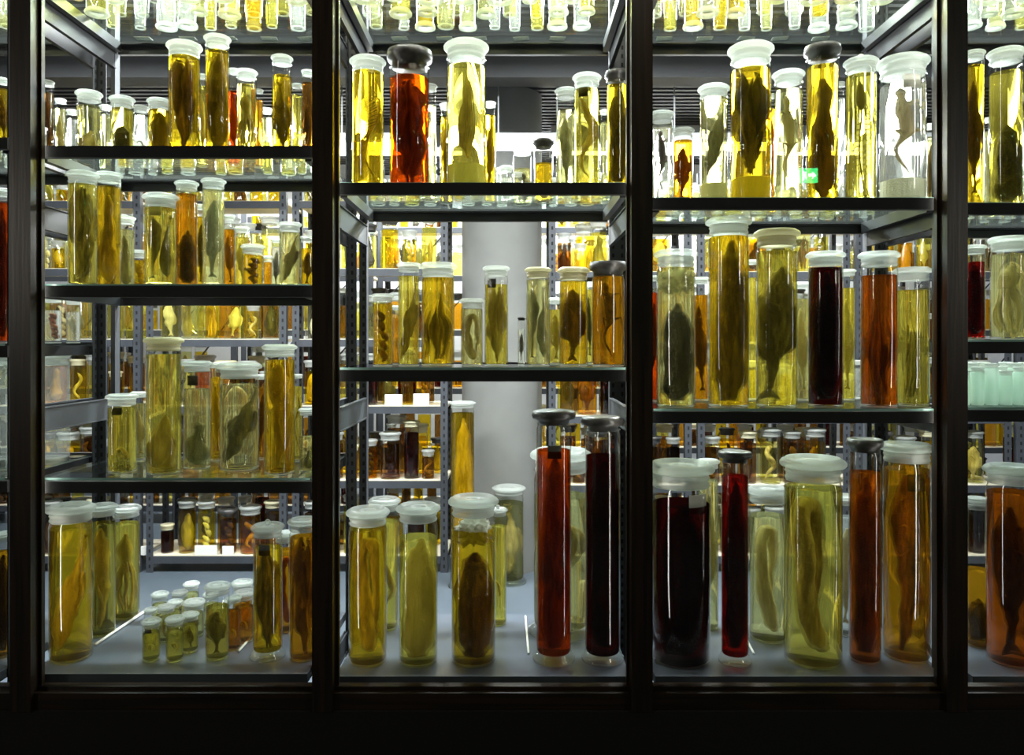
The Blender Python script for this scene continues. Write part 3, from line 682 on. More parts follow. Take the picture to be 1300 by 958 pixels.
J['M', 2] = [
 (467, 40, 71, 2.57, 'gold', .98, 'frost', ('feather', 'tan'), '', 'golden jar with fringed crest'),
 (520, 50, 66, 2.57, 'orange', .9, 'dark', ('drape', 'brown'), '', 'wide orange jar with dark cap and dark fluttering skin'),
 (545, 18, 108, 2.80, 'pale', .85, 'frost', None, '', 'pale jar behind the orange jar'),
 (592, 50, 52, 2.57, 'yellow', .93, 'frost', ('leaf', 'tan'), 'plinth', 'wide tall yellow jar with ridged pod, tallest'),
 (567, 16, 132, 2.86, 'gold', .9, 'frost', ('fish', 'brown'), '', 'thin jar behind the tallest jar, left side'),
 (622, 14, 130, 2.84, 'gold', .9, 'frost', ('fish', 'brown'), '', 'thin jar behind the tallest jar, right side'),
 (643, 16, 211, 2.84, 'clear', .8, 'frost', None, '', 'low clear jar in the bright gap'),
 (663, 23, 187, 2.88, 'pale', .7, 'frost', ('mass', 'dark'), '', 'low jar with dark clump in the bright gap'),
 (690, 24, 178, 2.84, 'gold', .7, 'dark', None, '', 'low golden jar with dark cap in the bright gap'),
 (719, 26, 110, 2.70, 'pale', .85, 'frost', ('fish', 'grey'), '', 'pale jar with two-step fluid, left of wavy body'),
 (745, 32, 92, 2.57, 'yellow', .95, 'frost', ('snake', 'tan'), 'tag L', 'yellow jar with wavy olive body'),
 (768, 12, 140, 2.84, 'pale', .9, 'frost', None, '', 'thin pale jar squeezed before the last one'),
 (784, 28, 92, 2.57, 'gold', .95, 'dark', ('slab', 'dark'), '', 'dark-capped jar full of black body, right end')]
J['M', 1] = [
 (486, 25, 373, 2.57, 'gold', .96, 'frost', ('mass', 'brown'), '', 'small golden jar with brown tangle, leftmost'),
 (504, 13, 388, 2.78, 'amber', .85, 'frost', None, '', 'thin amber jar behind the small golden one'),
 (519, 27, 334, 2.60, 'yellow', .95, 'frost', ('slant', 'tan'), '', 'yellow jar with slender pale fish'),
 (556, 42, 334, 2.60, 'gold', .98, 'frost', ('bundle', 'olive'), '', 'wide golden jar with bundle of dark fish'),
 (599, 28, 379, 2.57, 'pale', .97, 'frost', ('eel', 'tan'), '', 'short pale jar with looping eel'),
 (630, 30, 338, 2.57, 'yellow', .9, 'frost', ('drape', 'tan'), 'tag L', 'yellow jar with dark label before the column'),
 (662, 9, 403, 2.64, 'clear', .8, 'dark', ('fish', 'brown'), '', 'tiny dark-topped vial'),
 (683, 30, 340, 2.60, 'pale', .97, 'cream', ('twin', 'grey'), '', 'pale jar with two grey-green fish right of the vial'),
 (706, 19, 378, 2.80, 'yellow', .9, 'frost', ('fish', 'tan'), '', 'yellow jar behind, between two fish jars'),
 (728, 36, 340, 2.60, 'gold', .97, 'cream', ('bigfish', 'brown'), '', 'golden jar filled by a broad brown fish'),
 (748, 13, 352, 2.84, 'yellow', .9, 'dark', ('fish', 'dark'), '', 'thin dark-topped jar behind the last gap'),
 (772, 41, 333, 2.57, 'amber', .98, 'dark', ('lizard', 'dark'), '', 'amber jar with dark cap and black lizard-like body')]
J['M', 0] = [
 (467, 48, 645, 2.56, 'gold', .97, 'frost', ('eel', 'tan'), '', 'golden jar with thick looped eel, leftmost'),
 (488, 36, 632, 2.86, 'yellow', .9, 'frost', ('snake', 'tan'), '', 'yellow jar behind the looped eel jar'),
 (531, 49, 640, 2.56, 'yellow', .88, 'frost', ('slab', 'pale'), '', 'yellow jar with broad pale body'),
 (601, 56, 630, 2.57, 'gold', .9, 'frost', ('slab', 'brown'), 'wad', 'wide jar with white wadding over brown body'),
 (632, 22, 645, 2.90, 'yellow', .9, 'ball', ('curl', 'tan'), '', 'narrow yellow jar behind the wadding jar'),
 (703, 44, 520, 2.57, 'orange', .89, 'wide', ('slab', 'brown'), 'foot tag', 'very tall footed orange-red cylinder with dark lid'),
 (712, 68, 570, 2.82, 'pale', .85, 'frost', ('snake', 'tan'), 'foot', 'broad pale cylinder behind the orange-red one'),
 (765, 44, 528, 2.57, 'darkred', .89, 'wide', ('slab', 'dark'), 'foot', 'very tall nearly black cylinder with dark lid')]
J['R', 2] = [
 (840, 28, 139, 2.59, 'clear', .93, 'frost', ('lizard', 'brown'), '', 'clear jar with brown lizard, leftmost'),
 (867, 25, 160, 2.59, 'amber', .93, 'frost', ('fish', 'red'), '', 'short amber jar with reddish fish'),
 (906, 35, 106, 2.57, 'pale', .98, 'frost', ('slant', 'grey'), 'plinth', 'pale jar with collar and slim grey fish'),
 (953, 50, 55, 2.57, 'gold', .93, 'frost', ('drape', 'dark'), 'plinth', 'wide tall jar with black wing over cream plug'),
 (979, 12, 120, 2.80, 'amber', .9, 'frost', ('fish', 'red'), '', 'thin amber jar behind the wing jar'),
 (1001, 35, 88, 2.57, 'pale', .93, 'frost', ('lizard', 'pale'), '', 'pale jar with spotted pale lizard'),
 (1044, 39, 60, 2.57, 'gold', .94, 'dark', ('squid', 'brown'), '', 'tall golden jar with brown squid and dark rim'),
 (1066, 12, 105, 2.84, 'clear', .9, 'frost', None, '', 'thin clear jar behind the brown squid jar'),
 (1093, 37, 76, 2.57, 'yellow', .96, 'ball', ('ribs', 'olive'), '', 'yellow jar with ribbed skeleton and knobbed lid'),
 (1146, 55, 71, 2.57, 'clear', .92, 'frost', ('lizard', 'tan'), 'plinth label', 'widest clear jar with thin long-tailed lizard and white label')
]
J['R', 1] = [
 (858, 48, 318, 2.57, 'pale', .98, 'frost', ('slab', 'dark'), 'wad', 'wide pale jar with wadding over black fish'),
 (828, 16, 350, 2.78, 'orange', .9, 'frost', ('fish', 'dark'), '', 'orange jar half hidden at the left end'),
 (889, 20, 352, 2.80, 'amber', .9, 'frost', ('fish', 'brown'), '', 'amber jar behind, right of the black fish'),
 (925, 50, 277, 2.57, 'gold', .98, 'frost', ('slab', 'olive'), '', 'tallest golden jar with club-shaped body'),
 (954, 14, 330, 2.84, 'yellow', .9, 'frost', None, '', 'thin yellow jar between the two largest'),
 (986, 50, 292, 2.57, 'yellow', .96, 'cream', ('bigfish', 'olive'), '', 'wide yellow jar with big olive fish, cream lid'),
 (1018, 18, 358, 2.82, 'pale', .9, 'frost', ('fish', 'pale'), '', 'pale jar just left of the dark red one'),
 (1048, 42, 320, 2.57, 'darkred', .98, 'frost', ('slab', 'dark'), '', 'dark red jar with black body'),
 (1075, 20, 342, 2.82, 'yellow', .9, 'frost', ('fish', 'pale'), '', 'yellow jar behind, right of the dark red one'),
 (1116, 44, 320, 2.57, 'rust', .93, 'frost', ('bundle', 'brown'), '', 'brown-orange jar with dark whiskered fish'),
 (1158, 40, 340, 2.60, 'yellow', .92, 'frost', ('bundle', 'olive'), '', 'yellow jar with ribbon-like fish, right end')]
J['R', 0] = [
 (864, 74, 586, 2.58, 'darkred', .9, 'frost', ('slab', 'dark'), 'label R', 'largest jar, blackish red, white label, leftmost'),
 (899, 26, 583, 2.86, 'pale', .92, 'frost', ('fish', 'pale'), '', 'pale jar behind, right of the largest jar'),
 (933, 34, 572, 2.55, 'red', .93, 'wide', ('slab', 'dark'), 'foot', 'slim bright red cylinder with black stopper'),
 (975, 46, 618, 2.76, 'pale', .9, 'frost', ('eel', 'pale'), '', 'squat colourless jar with white loops'),
 (1032, 70, 580, 2.57, 'yellow', .96, 'frost', ('eel', 'tan'), '', 'wide yellow jar with tan looped body'),
 (1074, 28, 628, 2.80, 'clear', .9, 'frost', ('fish', 'pale'), '', 'clear jar behind, right of the wide yellow jar'),
 (1098, 38, 557, 2.57, 'rust', .9, 'dark', ('slab', 'brown'), '', 'narrow tall reddish jar with dark cap'),
 (1151, 56, 562, 2.60, 'amber', .96, 'frost', ('bighead', 'brown'), 'tag', 'broad amber jar with large-headed brown fish')]
J['FR', 3] = [
 (1181, 14, 158, 2.78, 'pale', .9, 'frost', ('fish', 'brown'), '', 'small pale jar seen left of the right mullion'),
 (1236, 24, 66, 2.57, 'gold', .95, 'frost', ('fish', 'brown'), '', 'slim golden jar with brown fish'),
 (1277, 38, 60, 2.57, 'yellow', .92, 'frost', ('slab', 'dark'), 'half', 'taller jar with curved dark body'),
 (1256, 12, 150, 2.82, 'pale', .9, 'frost', None, '', 'small pale jar between taller ones'),
 (1305, 16, 120, 2.62, 'pale', .9, 'frost', None, '', 'pale jar cut by picture edge')]
J['FR', 2] = [
 (1236, 26, 308, 2.57, 'red', .9, 'frost', ('slab', 'dark'), '', 'short dark red jar with shaggy body'),
 (1281, 42, 297, 2.57, 'pale', .95, 'frost', ('octopus', 'pale'), '', 'pale jar with knotted white animal')]
J['FR', 0] = [
 (1241, 32, 632, 2.58, 'amber', .55, 'frost', ('slab', 'dark'), 'half', 'half-filled jar with ribbed dark strip'),
 (1284, 56, 590, 2.56, 'rust', .95, 'frost', ('bigfish', 'dark'), '', 'wide orange jar with dark serrated body')]
J['FL', 3] = [(92, 13, 140, 2.90, 'clear', .9, 'frost', None, '', 'small colourless jar inside the left mullion'), (60, 15, 103, 2.86, 'brown', .9, 'frost', ('fish', 'brown'), '', 'narrow brownish jar seen just inside the left mullion'), (77, 12, 126, 2.93, 'pale', .9, 'frost', ('fish', 'tan'), '', 'thin pale jar seen inside the left mullion'), (3, 16, 100, 2.58, 'gold', .9, 'frost', ('fish', 'brown'), '', 'golden jar at the picture edge'), (-22, 22, 90, 2.58, 'yellow', .9, 'frost', None, '', 'yellow jar outside the frame')]
J['FL', 2] = [(2, 22, 240, 2.58, 'orange', .95, 'frost', ('slab', 'brown'), '', 'orange jar at the picture edge'), (66, 22, 375, 2.92, 'clear', .8, 'frost', ('mass', 'red'), '', 'clear jar with reddish piece seen through rack side'), (93, 16, 380, 2.95, 'clear', .8, 'frost', ('fish', 'pale'), '', 'small clear jar seen through rack side')]
J['FL', 1] = [(4, 30, 446, 2.58, 'clear', .0, 'frost', None, '', 'empty glass jar at the picture edge')]
J['FL', 0] = [(2, 24, 676, 2.58, 'amber', .9, 'frost', ('slab', 'dark'), '', 'amber jar at the picture edge')]

CARE = {}
for key, rows in J.items():
    b, lv = key; z = shelfz(b, lv); xa, xb = BAYS[b]['x']
    ent = []
    for r in rows: ent.append([r[3], r])
    def geo(Y, r):
        return ((r[0] - 650) * Y / F, Y, r[1] / 2 * Y / F * (1.3 if 'foot' in r[8] else 1.15))
    ent.sort(key=lambda e: e[0]); done = []
    for e in ent:
        Y = e[0]
        for _ in range(60):
            x, y, R = geo(Y, e[1])
            if all(math.hypot(x - a, y - c) > R + d + .001 for a, c, d in done): break
            Y += .01
        else: print('CROWDED', key, e[1][-1])
        if Y + R > 3.0: print('DEEP', key, e[1][-1], round(Y, 2))
        done.append((x, y, R)); e[0] = Y
    PLACED[key] = done
    for Y, r in ent:
        px, pw, pt, _, liq, lvl, lid, sp, ex, desc = r
        x = (px - 650) * Y / F; R = pw / 2 * Y / F; H = EYE + (434 - pt) * Y / F - z
        if lid in ('frost', 'cream') and pw > 24 and lv and z > 1.5: H -= .01
        lab = desc + ', ' + where(b, lv)
        s = None
        if sp: s = (sp[0], sp[1], '')
        if sp:
            cw = {'dark': 'blackish', 'brown': 'brown', 'tan': 'tan', 'pale': 'whitish', 'olive': 'olive', 'grey': 'grey', 'red': 'reddish'}[sp[1]]
            head = (cw + ' ' + SPWORD[sp[0]] + ' in the').split(); tail = where(b, lv).split(); d = desc.replace(',', '').split()[:16 - len(head) - len(tail)]
            while d[-1] in ('with', 'and', 'the', 'of', 'a', 'at', 'in', 'right', 'left', 'big', 'dark', 'black', 'white', 'by', 'broad', 'two', 'brown', 'tan', 'thin', 'behind', 'looped', 'small', 'slender', 'just', 'dark-topped', 'beside', 'seen', 'between') and len(d) > 2: d.pop()
            s = (sp[0], sp[1], ' '.join(head + d) + ', ' + ' '.join(tail))
        jar(x, Y, z, R, H, liq if lvl > 0 else None, lvl, lid, lab, 'specimen jars in the ' + where(b, lv), 40 if pw > 20 else 28, False, None, ex, s)

# ------------------------------------------------------------------ copies
def dup(root, loc, label, group, s=1):
    r = root.copy(); COL.objects.link(r); r.location = loc; r.scale = (s, s, s)
    if label: r['label'] = label
    if group: r['group'] = group
    for ch in list(root.children):
        c = ch.copy(); COL.objects.link(c); c.parent = r
        for g in list(ch.children):
            d = g.copy(); COL.objects.link(d); d.parent = c
    return r
ORD = ['first', 'second', 'third', 'fourth', 'fifth', 'sixth', 'seventh', 'eighth', 'ninth', 'tenth', 'eleventh', 'twelfth', 'thirteenth', 'fourteenth', 'fifteenth', 'sixteenth', 'seventeenth', 'eighteenth', 'nineteenth', 'twentieth']
PROTO = {}
LW = {'rust': 'rust', 'yellow': 'yellow', 'gold': 'golden', 'pale': 'pale yellow', 'clear': 'colourless', 'amber': 'amber', 'brown': 'brown', 'darkred': 'dark red', 'red': 'red', 'orange': 'orange', 'cloudy': 'cloudy', None: 'empty clear'}
REQ = []          # every jar of the back rows and rear racks, sorted out by apparent size further down
def farjar(x, y, z, R, H, liq, lid, label, group, weight=1.0, spec=None, name='specimen_jar'):
    px = 650 + x * F / y; p0 = 434 - (z + H - EYE) * F / y; p1 = 434 - (z - EYE) * F / y
    if px < -35 or px > 1335 or p1 < -6 or p0 > 850: return
    REQ.append((weight * (2 * R * F / y) * (H * F / y), x, y, z, R, H, liq, lid, label, group, spec))
def single(x, y, z, R, H, liq, lid, label, group, name='specimen_jar', gm=None, extra=''):
    k = (liq, lid, round(R, 3), round(H, 3), name, extra)
    if k not in PROTO:
        PROTO[k] = jar(x, y, z, R, H, liq, .88, lid, label, group, 22, True, name=name, gm=gm, extra=extra); return PROTO[k]
    return dup(PROTO[k], (x, y, z + .0006), label, group)
SP = {}
def farspec(kind, colr, x, y, z, R, H, label):
    k = (kind, colr, round(R, 3), round(H, 3))
    nm, cat = SPNAME[kind]
    if k not in SP:
        o = link(nm, specimen_mesh(kind, R, H, len(SP) + 3), FL[colr], None, (x, y, z)); SP[k] = o
    else:
        o = SP[k].copy(); COL.objects.link(o); o.location = (x, y, z)
    o.rotation_euler[2] = rnd.uniform(-.5, .5) if False else ((int(x * 100) % 5) - 2) * .2
    tag(o, label, cat, 'preserved specimens'); return o

# jars on the top glass shelves, seen from below, and back rows on the upper shelves
def fill(b, lv, rows, group, tiers):
    z = shelfz(b, lv); xa, xb = BAYS[b]['x']; done = PLACED.setdefault((b, lv), [])
    for ri, (Y, step, R, H) in enumerate(rows):
        x = xa + .06; k = 0
        while x < xb - .05:
            rr = R * rnd.choice([.7, .85, 1, 1.15]); hh = round(H * rnd.choice([.8, 1, 1.2]), 3); yy = Y + rnd.uniform(-.015, .015)
            rr = round(rr, 3)
            lq = rnd.choice(['clear', 'clear', 'pale', 'pale', 'yellow', 'clear', 'gold'])
            if all(math.hypot(x - a, yy - c) > rr * 1.15 + d + .001 for a, c, d in done) and yy + rr * 1.2 < 2.99:
                farjar(x, yy, z, rr, hh, lq, 'frost', '%s jar, %s from left in the %s row, %s' % (LW[lq], ORD[k % 20], tiers[ri], where(b, lv)), group + ', ' + where(b, lv), .9 if group == 'jars overhead' else .3)
                done.append((x, yy, rr * 1.15)); k += 1
            x += step * rnd.uniform(.85, 1.2)
for b in BAYS:
    top = len(BAYS[b]['z']) - 1
    fill(b, top, [(2.74, .092, .030, .20), (2.86, .085, .028, .18), (2.62, .12, .032, .2)], 'jars overhead', ['second', 'rear', 'front'])
    fill(b, top - 1, [(2.90, .062, .024, .12), (2.80, .07, .022, .10)], 'small jars at the back', ['rear', 'inner'])
    if b in 'LR': fill(b, top - 2, [(2.92, .065, .024, .12)], 'small jars at the back', ['rear'])

# big empty jars on the far left rack, seen through the rack side
k = 0
for x, y, R, H in ((-1.74, 2.90, .062, .40), (-1.90, 2.88, .062, .40), (-1.74, 2.74, .055, .36), (-2.06, 2.9, .062, .40), (-1.90, 2.72, .06, .38), (-2.2, 2.8, .062, .4), (-2.05, 2.73, .055, .38)):
    single(x, y, 1.064, R, H, None, 'frost', 'large empty clear jar with frosted lid, %s counted away from the left mullion' % ORD[k], 'large empty jars on far left rack', 'glass_bottle', BOTTLE); k += 1
# small empty vials on the far right rack
k = 0
for ri, Y in enumerate((2.56, 2.62, 2.68, 2.74)):
    for c in range(13):
        x = 1.505 + c * .047 + (ri % 2) * .02
        single(x, Y, 1.29, .019, round(.115 + .012 * ((c * 7 + ri) % 3), 3), None, 'frost', 'small empty greenish vial, %s from left in the %s row, far right bay' % (ORD[c], ORD[ri]), 'empty vials on far right rack', 'glass_vial', VIAL)

# glass rods lying on the deck
def rod(p, q, r, label):
    bm = bmesh.new(); p, q = Vector(p), Vector(q); sweep(bm, [p, p.lerp(q, .5), q], [r] * 3, [r] * 3, 10)
    o = link('glass_rod', bm, ROD); tag(o, label, 'rod', 'rods lying on the decks')
def dk(px, py, z): Y = (EYE - z) * F / (py - 434); return ((px - 650) * Y / F, Y, z)
for (a, b_, c, d, zz, r, lb) in ((121, 818, 183, 776, .451, .005, 'long white rod lying beside the leftmost yellow jars'), (303, 826, 326, 800, .451, .004, 'short white rod lying right of the olive fish jar'),
                       (667, 782, 671, 829, .442, .004, 'thin white rod lying left of the orange-red cylinder'), (948, 812, 957, 829, .442, .004, 'short white rod lying beside the bright red cylinder')):
    rod(dk(a, b_, zz), dk(c, d, zz), r, lb)

# ------------------------------------------------------------------ rear racks
RZ = [.11, .60, 1.085, 1.52, 1.98, 2.42]; RZR = [.11, .57, 1.02, 1.50, 1.96, 2.40]; RZB = [.15, .63, 1.12, 1.60, 2.05, 2.45]
RR = [(-3.38, -2.42, RZ, 'third rack left of column'), (-2.38, -1.47, RZ, 'second rack left of column'), (-1.43, -.42, RZ, 'first rack left of column'),
      (.24, 1.17, RZR, 'first rack right of column'), (1.21, 2.2, RZR, 'second rack right of column'), (2.24, 3.25, RZR, 'third rack right of column'), (3.29, 4.3, RZR, 'fourth rack right of column')]
RR = [r + (5.0, 5.42) for r in RR] + [(-4.5 + i * 1.13, -4.5 + i * 1.13 + 1.09, RZB, 'hindmost row, ' + ORD[i] + ' rack', 6.35, 6.75) for i in range(8)]
pal = ['yellow', 'yellow', 'gold', 'pale', 'pale', 'clear', 'amber', 'brown', 'gold', 'clear', 'yellow']
for (xa, xb, ZZ, nm, YR0, YR1) in RR:
    back = YR0 > 6; ym = (YR0 + YR1) / 2
    rk = empty('storage_rack', ((xa + xb) / 2, ym, 0), 'grey steel storage rack full of jars, ' + nm, 'rack', 'rear storage racks'); off = Vector((-(xa + xb) / 2, -ym, 0))
    for x, sx in ((xa, 1), (xb, -1)):
        for y in (YR0, YR1):
            bm = bmesh.new(); z = 0; d = .04 * (1 if y < ym else -1)
            box(bm, min(x, x + sx * .045), max(x, x + sx * .045), y - .004, y, 0, 2.6); box(bm, min(x, x + sx * .005), max(x, x + sx * .005), min(y, y + d), max(y, y + d), 0, 2.6)
            while z < 2.55 and not back: box(bm, min(x + sx * .016, x + sx * .028), max(x + sx * .016, x + sx * .028), y - .005, y - .0042, z + .03, z + .052, 1); z += .05
            link('post', bm, [METAL, HOLE], rk, off, smooth=False)
    bm = bmesh.new(); sweep(bm, [(xa + .03, YR1 + .006, 1.2), ((xa + xb) / 2, YR1 + .006, 1.75), (xb - .03, YR1 + .006, 2.3)], [.006] * 3, [.006] * 3, 6); link('diagonal_brace', bm, METAL, rk, off)
    for li, z in enumerate(ZZ):
        bm = bmesh.new(); box(bm, xa + .006, xb - .006, YR0 + .004, YR1 - .006, z - .018, z); sh = link('shelf_board', bm, BOARD, rk, off, smooth=False)
        bm = bmesh.new(); box(bm, xa + .046, xb - .046, YR0 - .008, YR0 + .0035, z - .05, z - .004); link('shelf_lip', bm, METAL, sh, smooth=False)
        gap = (ZZ[li + 1] - z if li + 1 < len(ZZ) else .4) - .09
        sizes = [(.055, min(.34, gap)), (.045, min(.30, gap)), (.065, min(.36, gap)), (.04, .22), (.05, min(.38, gap))]
        if li == 5: sizes = [(.035, .14), (.04, .17)]
        darkish = li <= 2; rows = [.07, .27] if not back else [.08]
        for ri, dy in enumerate(rows):
            x = xa + .06 + .03 * ri; k = 0
            while x < xb - .08:
                R, H = rnd.choice(sizes); H = round(H * rnd.choice([.85, 1]), 3)
                if ri: H = round(min(H * 1.1, gap), 3)
                lq = rnd.choice(['brown', 'amber', 'brown', 'gold', 'pale', 'brown', 'yellow', 'darkred', 'gold'] if darkish else pal)
                if x + 2 * R > xb - .05: break
                x += R; yy = YR0 + dy + R * rnd.uniform(0, .5)
                lid = rnd.choice(['frost', 'frost', 'frost', 'frost', 'dark'] if not darkish else ['frost', 'dark', 'cream', 'frost'])
                sp = None
                if rnd.random() < .8 and lq not in ('darkred',): sp = (rnd.choice(['fish', 'bigfish', 'bundle', 'snake', 'mass', 'squid', 'slab', 'bigfish']), rnd.choice(['tan', 'brown', 'pale', 'olive', 'grey', 'dark', 'tan']))
                rl = 'hind' if ri else 'front'
                farjar(x, yy, z, R, H, lq, lid, '%s jar, %s from left in %s row, %s shelf up, %s' % (LW[lq].split()[0], ORD[k], rl, ORD[li], nm), 'jars on the ' + nm, .4 if ri else 1, sp + ('%s in %s jar from left, %s shelf up, %s' % (SPNAME[sp[0]][1], ORD[k], ORD[li], nm),) if sp and not ri else sp)
                k += 1; x += R + rnd.uniform(.02, .035)
# the 300 specimen jars that show largest stand as things; the rest are one mass of distant jars
n_front = len([o for o in bpy.data.objects if o.type == 'EMPTY' and o.name.startswith('specimen_jar')]) + 2
REQ.sort(key=lambda r: -r[0])
keep, rest = REQ[:299 - n_front], REQ[299 - n_front:]
for (_, x, y, z, R, H, lq, lid, lab, grp, sp) in keep:
    single(x, y, z, R, H, lq, lid, lab, grp, extra='ring' if 'overhead' in grp else '')
    if sp: farspec(sp[0], sp[1], x, y, z + .013, R - .006, round((H - min(R * .85, H * .22) * .95) * .82, 3), sp[2] if len(sp) > 2 else SPNAME[sp[0]][1] + ' inside a hind-row jar, ' + grp.replace('jars on the ', ''))
import numpy as np
TPL = {}
def template(liq, lid, R, H, sp):
    k = (liq, lid, round(R, 3), round(H, 3), sp[:2] if sp else None)
    if k in TPL: return TPL[k]
    hl = min(R * .85, H * .22); Hb = H - hl * .95; r = R - .002; lv = Hb * .88; out = []
    bm = bmesh.new(); lathe(bm, [(R, .004), (R, Hb - R * .3), (R * .93, Hb - R * .1), (R * .93, Hb)], 14); out.append((bm, GL))
    bm = bmesh.new(); lathe(bm, [(R * .6, .003), (R * .92, 0), (R, .004)], 14); out.append((bm, LIDG))  # same pale base rim, standing for gathered light
    bm = bmesh.new(); lathe(bm, [(0, .008), (r, .008), (r, lv), (0, lv)], 14); out.append((bm, LQB[liq]))
    bm = bmesh.new(); z = Hb; lathe(bm, [(R * .93, z - .003), (R * .95, z + hl * .5), (R * 1.13, z + hl * .7), (R * 1.08, z + hl * .93), (R * .8, z + hl), (0, z + hl * .9)], 14); out.append((bm, DARKCAP if lid == 'dark' else FROSTC if lid == 'cream' else FROST))
    if sp:
        bm = specimen_mesh(sp[0], R - .006, lv * .93, 3); bmesh.ops.translate(bm, vec=(0, 0, .01), verts=bm.verts); out.append((bm, FL[sp[1]]))
    res = []
    for bm, m in out:
        bmesh.ops.triangulate(bm, faces=[f for f in bm.faces if len(f.verts) > 4]); bm.verts.index_update()
        res.append((np.array([v.co[:] for v in bm.verts]), [tuple(v.index for v in f.verts) for f in bm.faces], m)); bm.free()
    TPL[k] = res; return res
V, P, MI, slots, base = [], [], [], [], 0
for (_, x, y, z, R, H, lq, lid, lab, grp, sp) in rest:
    for vs, fs, m in template(lq, lid, R, H, sp):
        if m not in slots: slots.append(m)
        mi = slots.index(m); V.append(vs + np.array([x, y, z + .0006])); P.extend(tuple(i + base for i in f) for f in fs); MI.extend([mi] * len(fs)); base += len(vs)
me = bpy.data.meshes.new('distant_jars'); me.from_pydata(np.concatenate(V).tolist(), [], P)
for m in slots: me.materials.append(m)
me.polygons.foreach_set('material_index', MI); me.polygons.foreach_set('use_smooth', [True] * len(P)); me.update()
o = bpy.data.objects.new('distant_jars', me); COL.objects.link(o)
tag(o, 'mass of distant yellow and brown specimen jars crowding the shelves behind', 'jars', None, 'stuff')
print('JARS', n_front, len(keep), len(rest))
# white cards standing at shelf edges
for px, py, wd, hh, lb in ((500, 514, 22, 14, 'white card on shelf edge left of column, left one of the pair'), (535, 514, 20, 15, 'white card on shelf edge left of column, nearest the column'), (262, 704, 28, 12, 'wide white card on lowest rear shelf, seen above the small jars'),
                       (290, 704, 14, 11, 'narrow white card on lowest rear shelf, beside the wide card'), (187, 704, 15, 11, 'white card on lowest rear shelf, seen right of the yellow jars'), (480, 702, 18, 14, 'white card on lowest rear shelf behind the middle bay')):
    z = 1.086 if py < 600 else .111
    x = (px - 650) * 5.02 / F; o = boxobj('shelf_card', (-wd / 2 * 5 / F, wd / 2 * 5 / F, 0, .012, 0, hh * 5 / F), CARD, None, 0, (x, 5.008, z)); tag(o, lb, 'card', 'white shelf cards')

for b in 'LMR':
    xa, xb = BAYS[b]['x']
    for k in range(5):
        x = xa + .14 + k * .15 + rnd.uniform(-.02, .02); z = TOP + .0005
        o = boxobj('paper_card', (-.03, .03, -.018, .018, 0, .0012), CARD, None, 0, (x, 2.955, z)); o.rotation_euler[2] = rnd.uniform(-.15, .15)
        tag(o, 'flat white card on the top glass shelf, %s from left, seen from below, %s' % (ORD[k], BAYS[b]['nm']), 'card', 'cards on the top shelves')

# floor-standing cylinders by the column
jar(-.305, 4.72, 0, .073, 1.135, 'gold', .97, 'frost', 'very tall golden cylinder with white lid standing on floor by the column', 'floor-standing cylinders', 32, False, .04, 'foot', ('slab', 'tan', 'long tan body inside the very tall golden floor-standing cylinder'))
jar(-.02, 4.8, 0, .092, .60, 'cloudy', .9, 'frost', 'wide cloudy cylinder standing on floor before the column', 'floor-standing cylinders', 32, False, .05, 'foot', ('fishdown', 'tan', 'slanting tan fish in the wide cloudy floor-standing cylinder'))

# ------------------------------------------------------------------ lamps
def lamp(x, y, z, L, W, label, size=.09, hung=False):
    t = empty('fluorescent_lamp', (x, y, z), label, 'lamp', 'fluorescent ceiling lamps')
    if hung:
        boxobj('housing', (-L / 2, L / 2, -.03, .03, .026, .07), HOUSE, t)
        for s_ in (-1, 1): boxobj('suspension_rod', (s_ * L * .4 - .004, s_ * L * .4 + .004, -.004, .004, .07, ZC - z), HOUSE, t)
    else: boxobj('housing', (-L / 2, L / 2, -.055, .055, .03, ZC - z), HOUSE, t)
    bm = bmesh.new(); r = .024 if hung else .016; sweep(bm, [(-L / 2 + .02, 0, .0), (0, 0, .0), (L / 2 - .02, 0, .0)], [r] * 3, [r] * 3, 12); link('tube', bm, TUBE2 if hung else TUBE, t)
    for s_ in (-1, 1): boxobj('end_socket', (s_ * L / 2 - .012, s_ * L / 2 + .012, -.028, .028, -.026, .03), HOUSE, t)
    a = bpy.data.lights.new('tube_light', 'AREA'); a.shape = 'RECTANGLE'; a.size = L; a.size_y = size; a.energy = W; a.color = (.93, .97, 1)
    lo = bpy.data.objects.new('tube_light', a); COL.objects.link(lo); lo.parent = t; lo.location = (0, -.03 if hung else 0, -.03)
    if hung: lo.rotation_euler = (-.9, 0, 0)
    return t
TUBE2 = emit('lit_bare_tube', (.93, .97, 1), 14)
for i, (x, y, z, L, W) in enumerate(AISLE): lamp(x, y, z, L, W, 'fluorescent ceiling lamp over the aisle behind the front racks, %s from left' % ORD[i])
for i, (x, y, z, L, W) in enumerate(HUNG): lamp(x, y, z, L, W, 'low-hung bare tube glaring behind the upper shelves, %s from left' % ORD[i], .06, True)
for i, (x, y, z, L, W) in enumerate(REAR): lamp(x, y, z, L, W, 'fluorescent ceiling lamp behind the %s row of rear racks, %s from left' % ('first' if y < 6.5 else 'last', ORD[i % 4]))
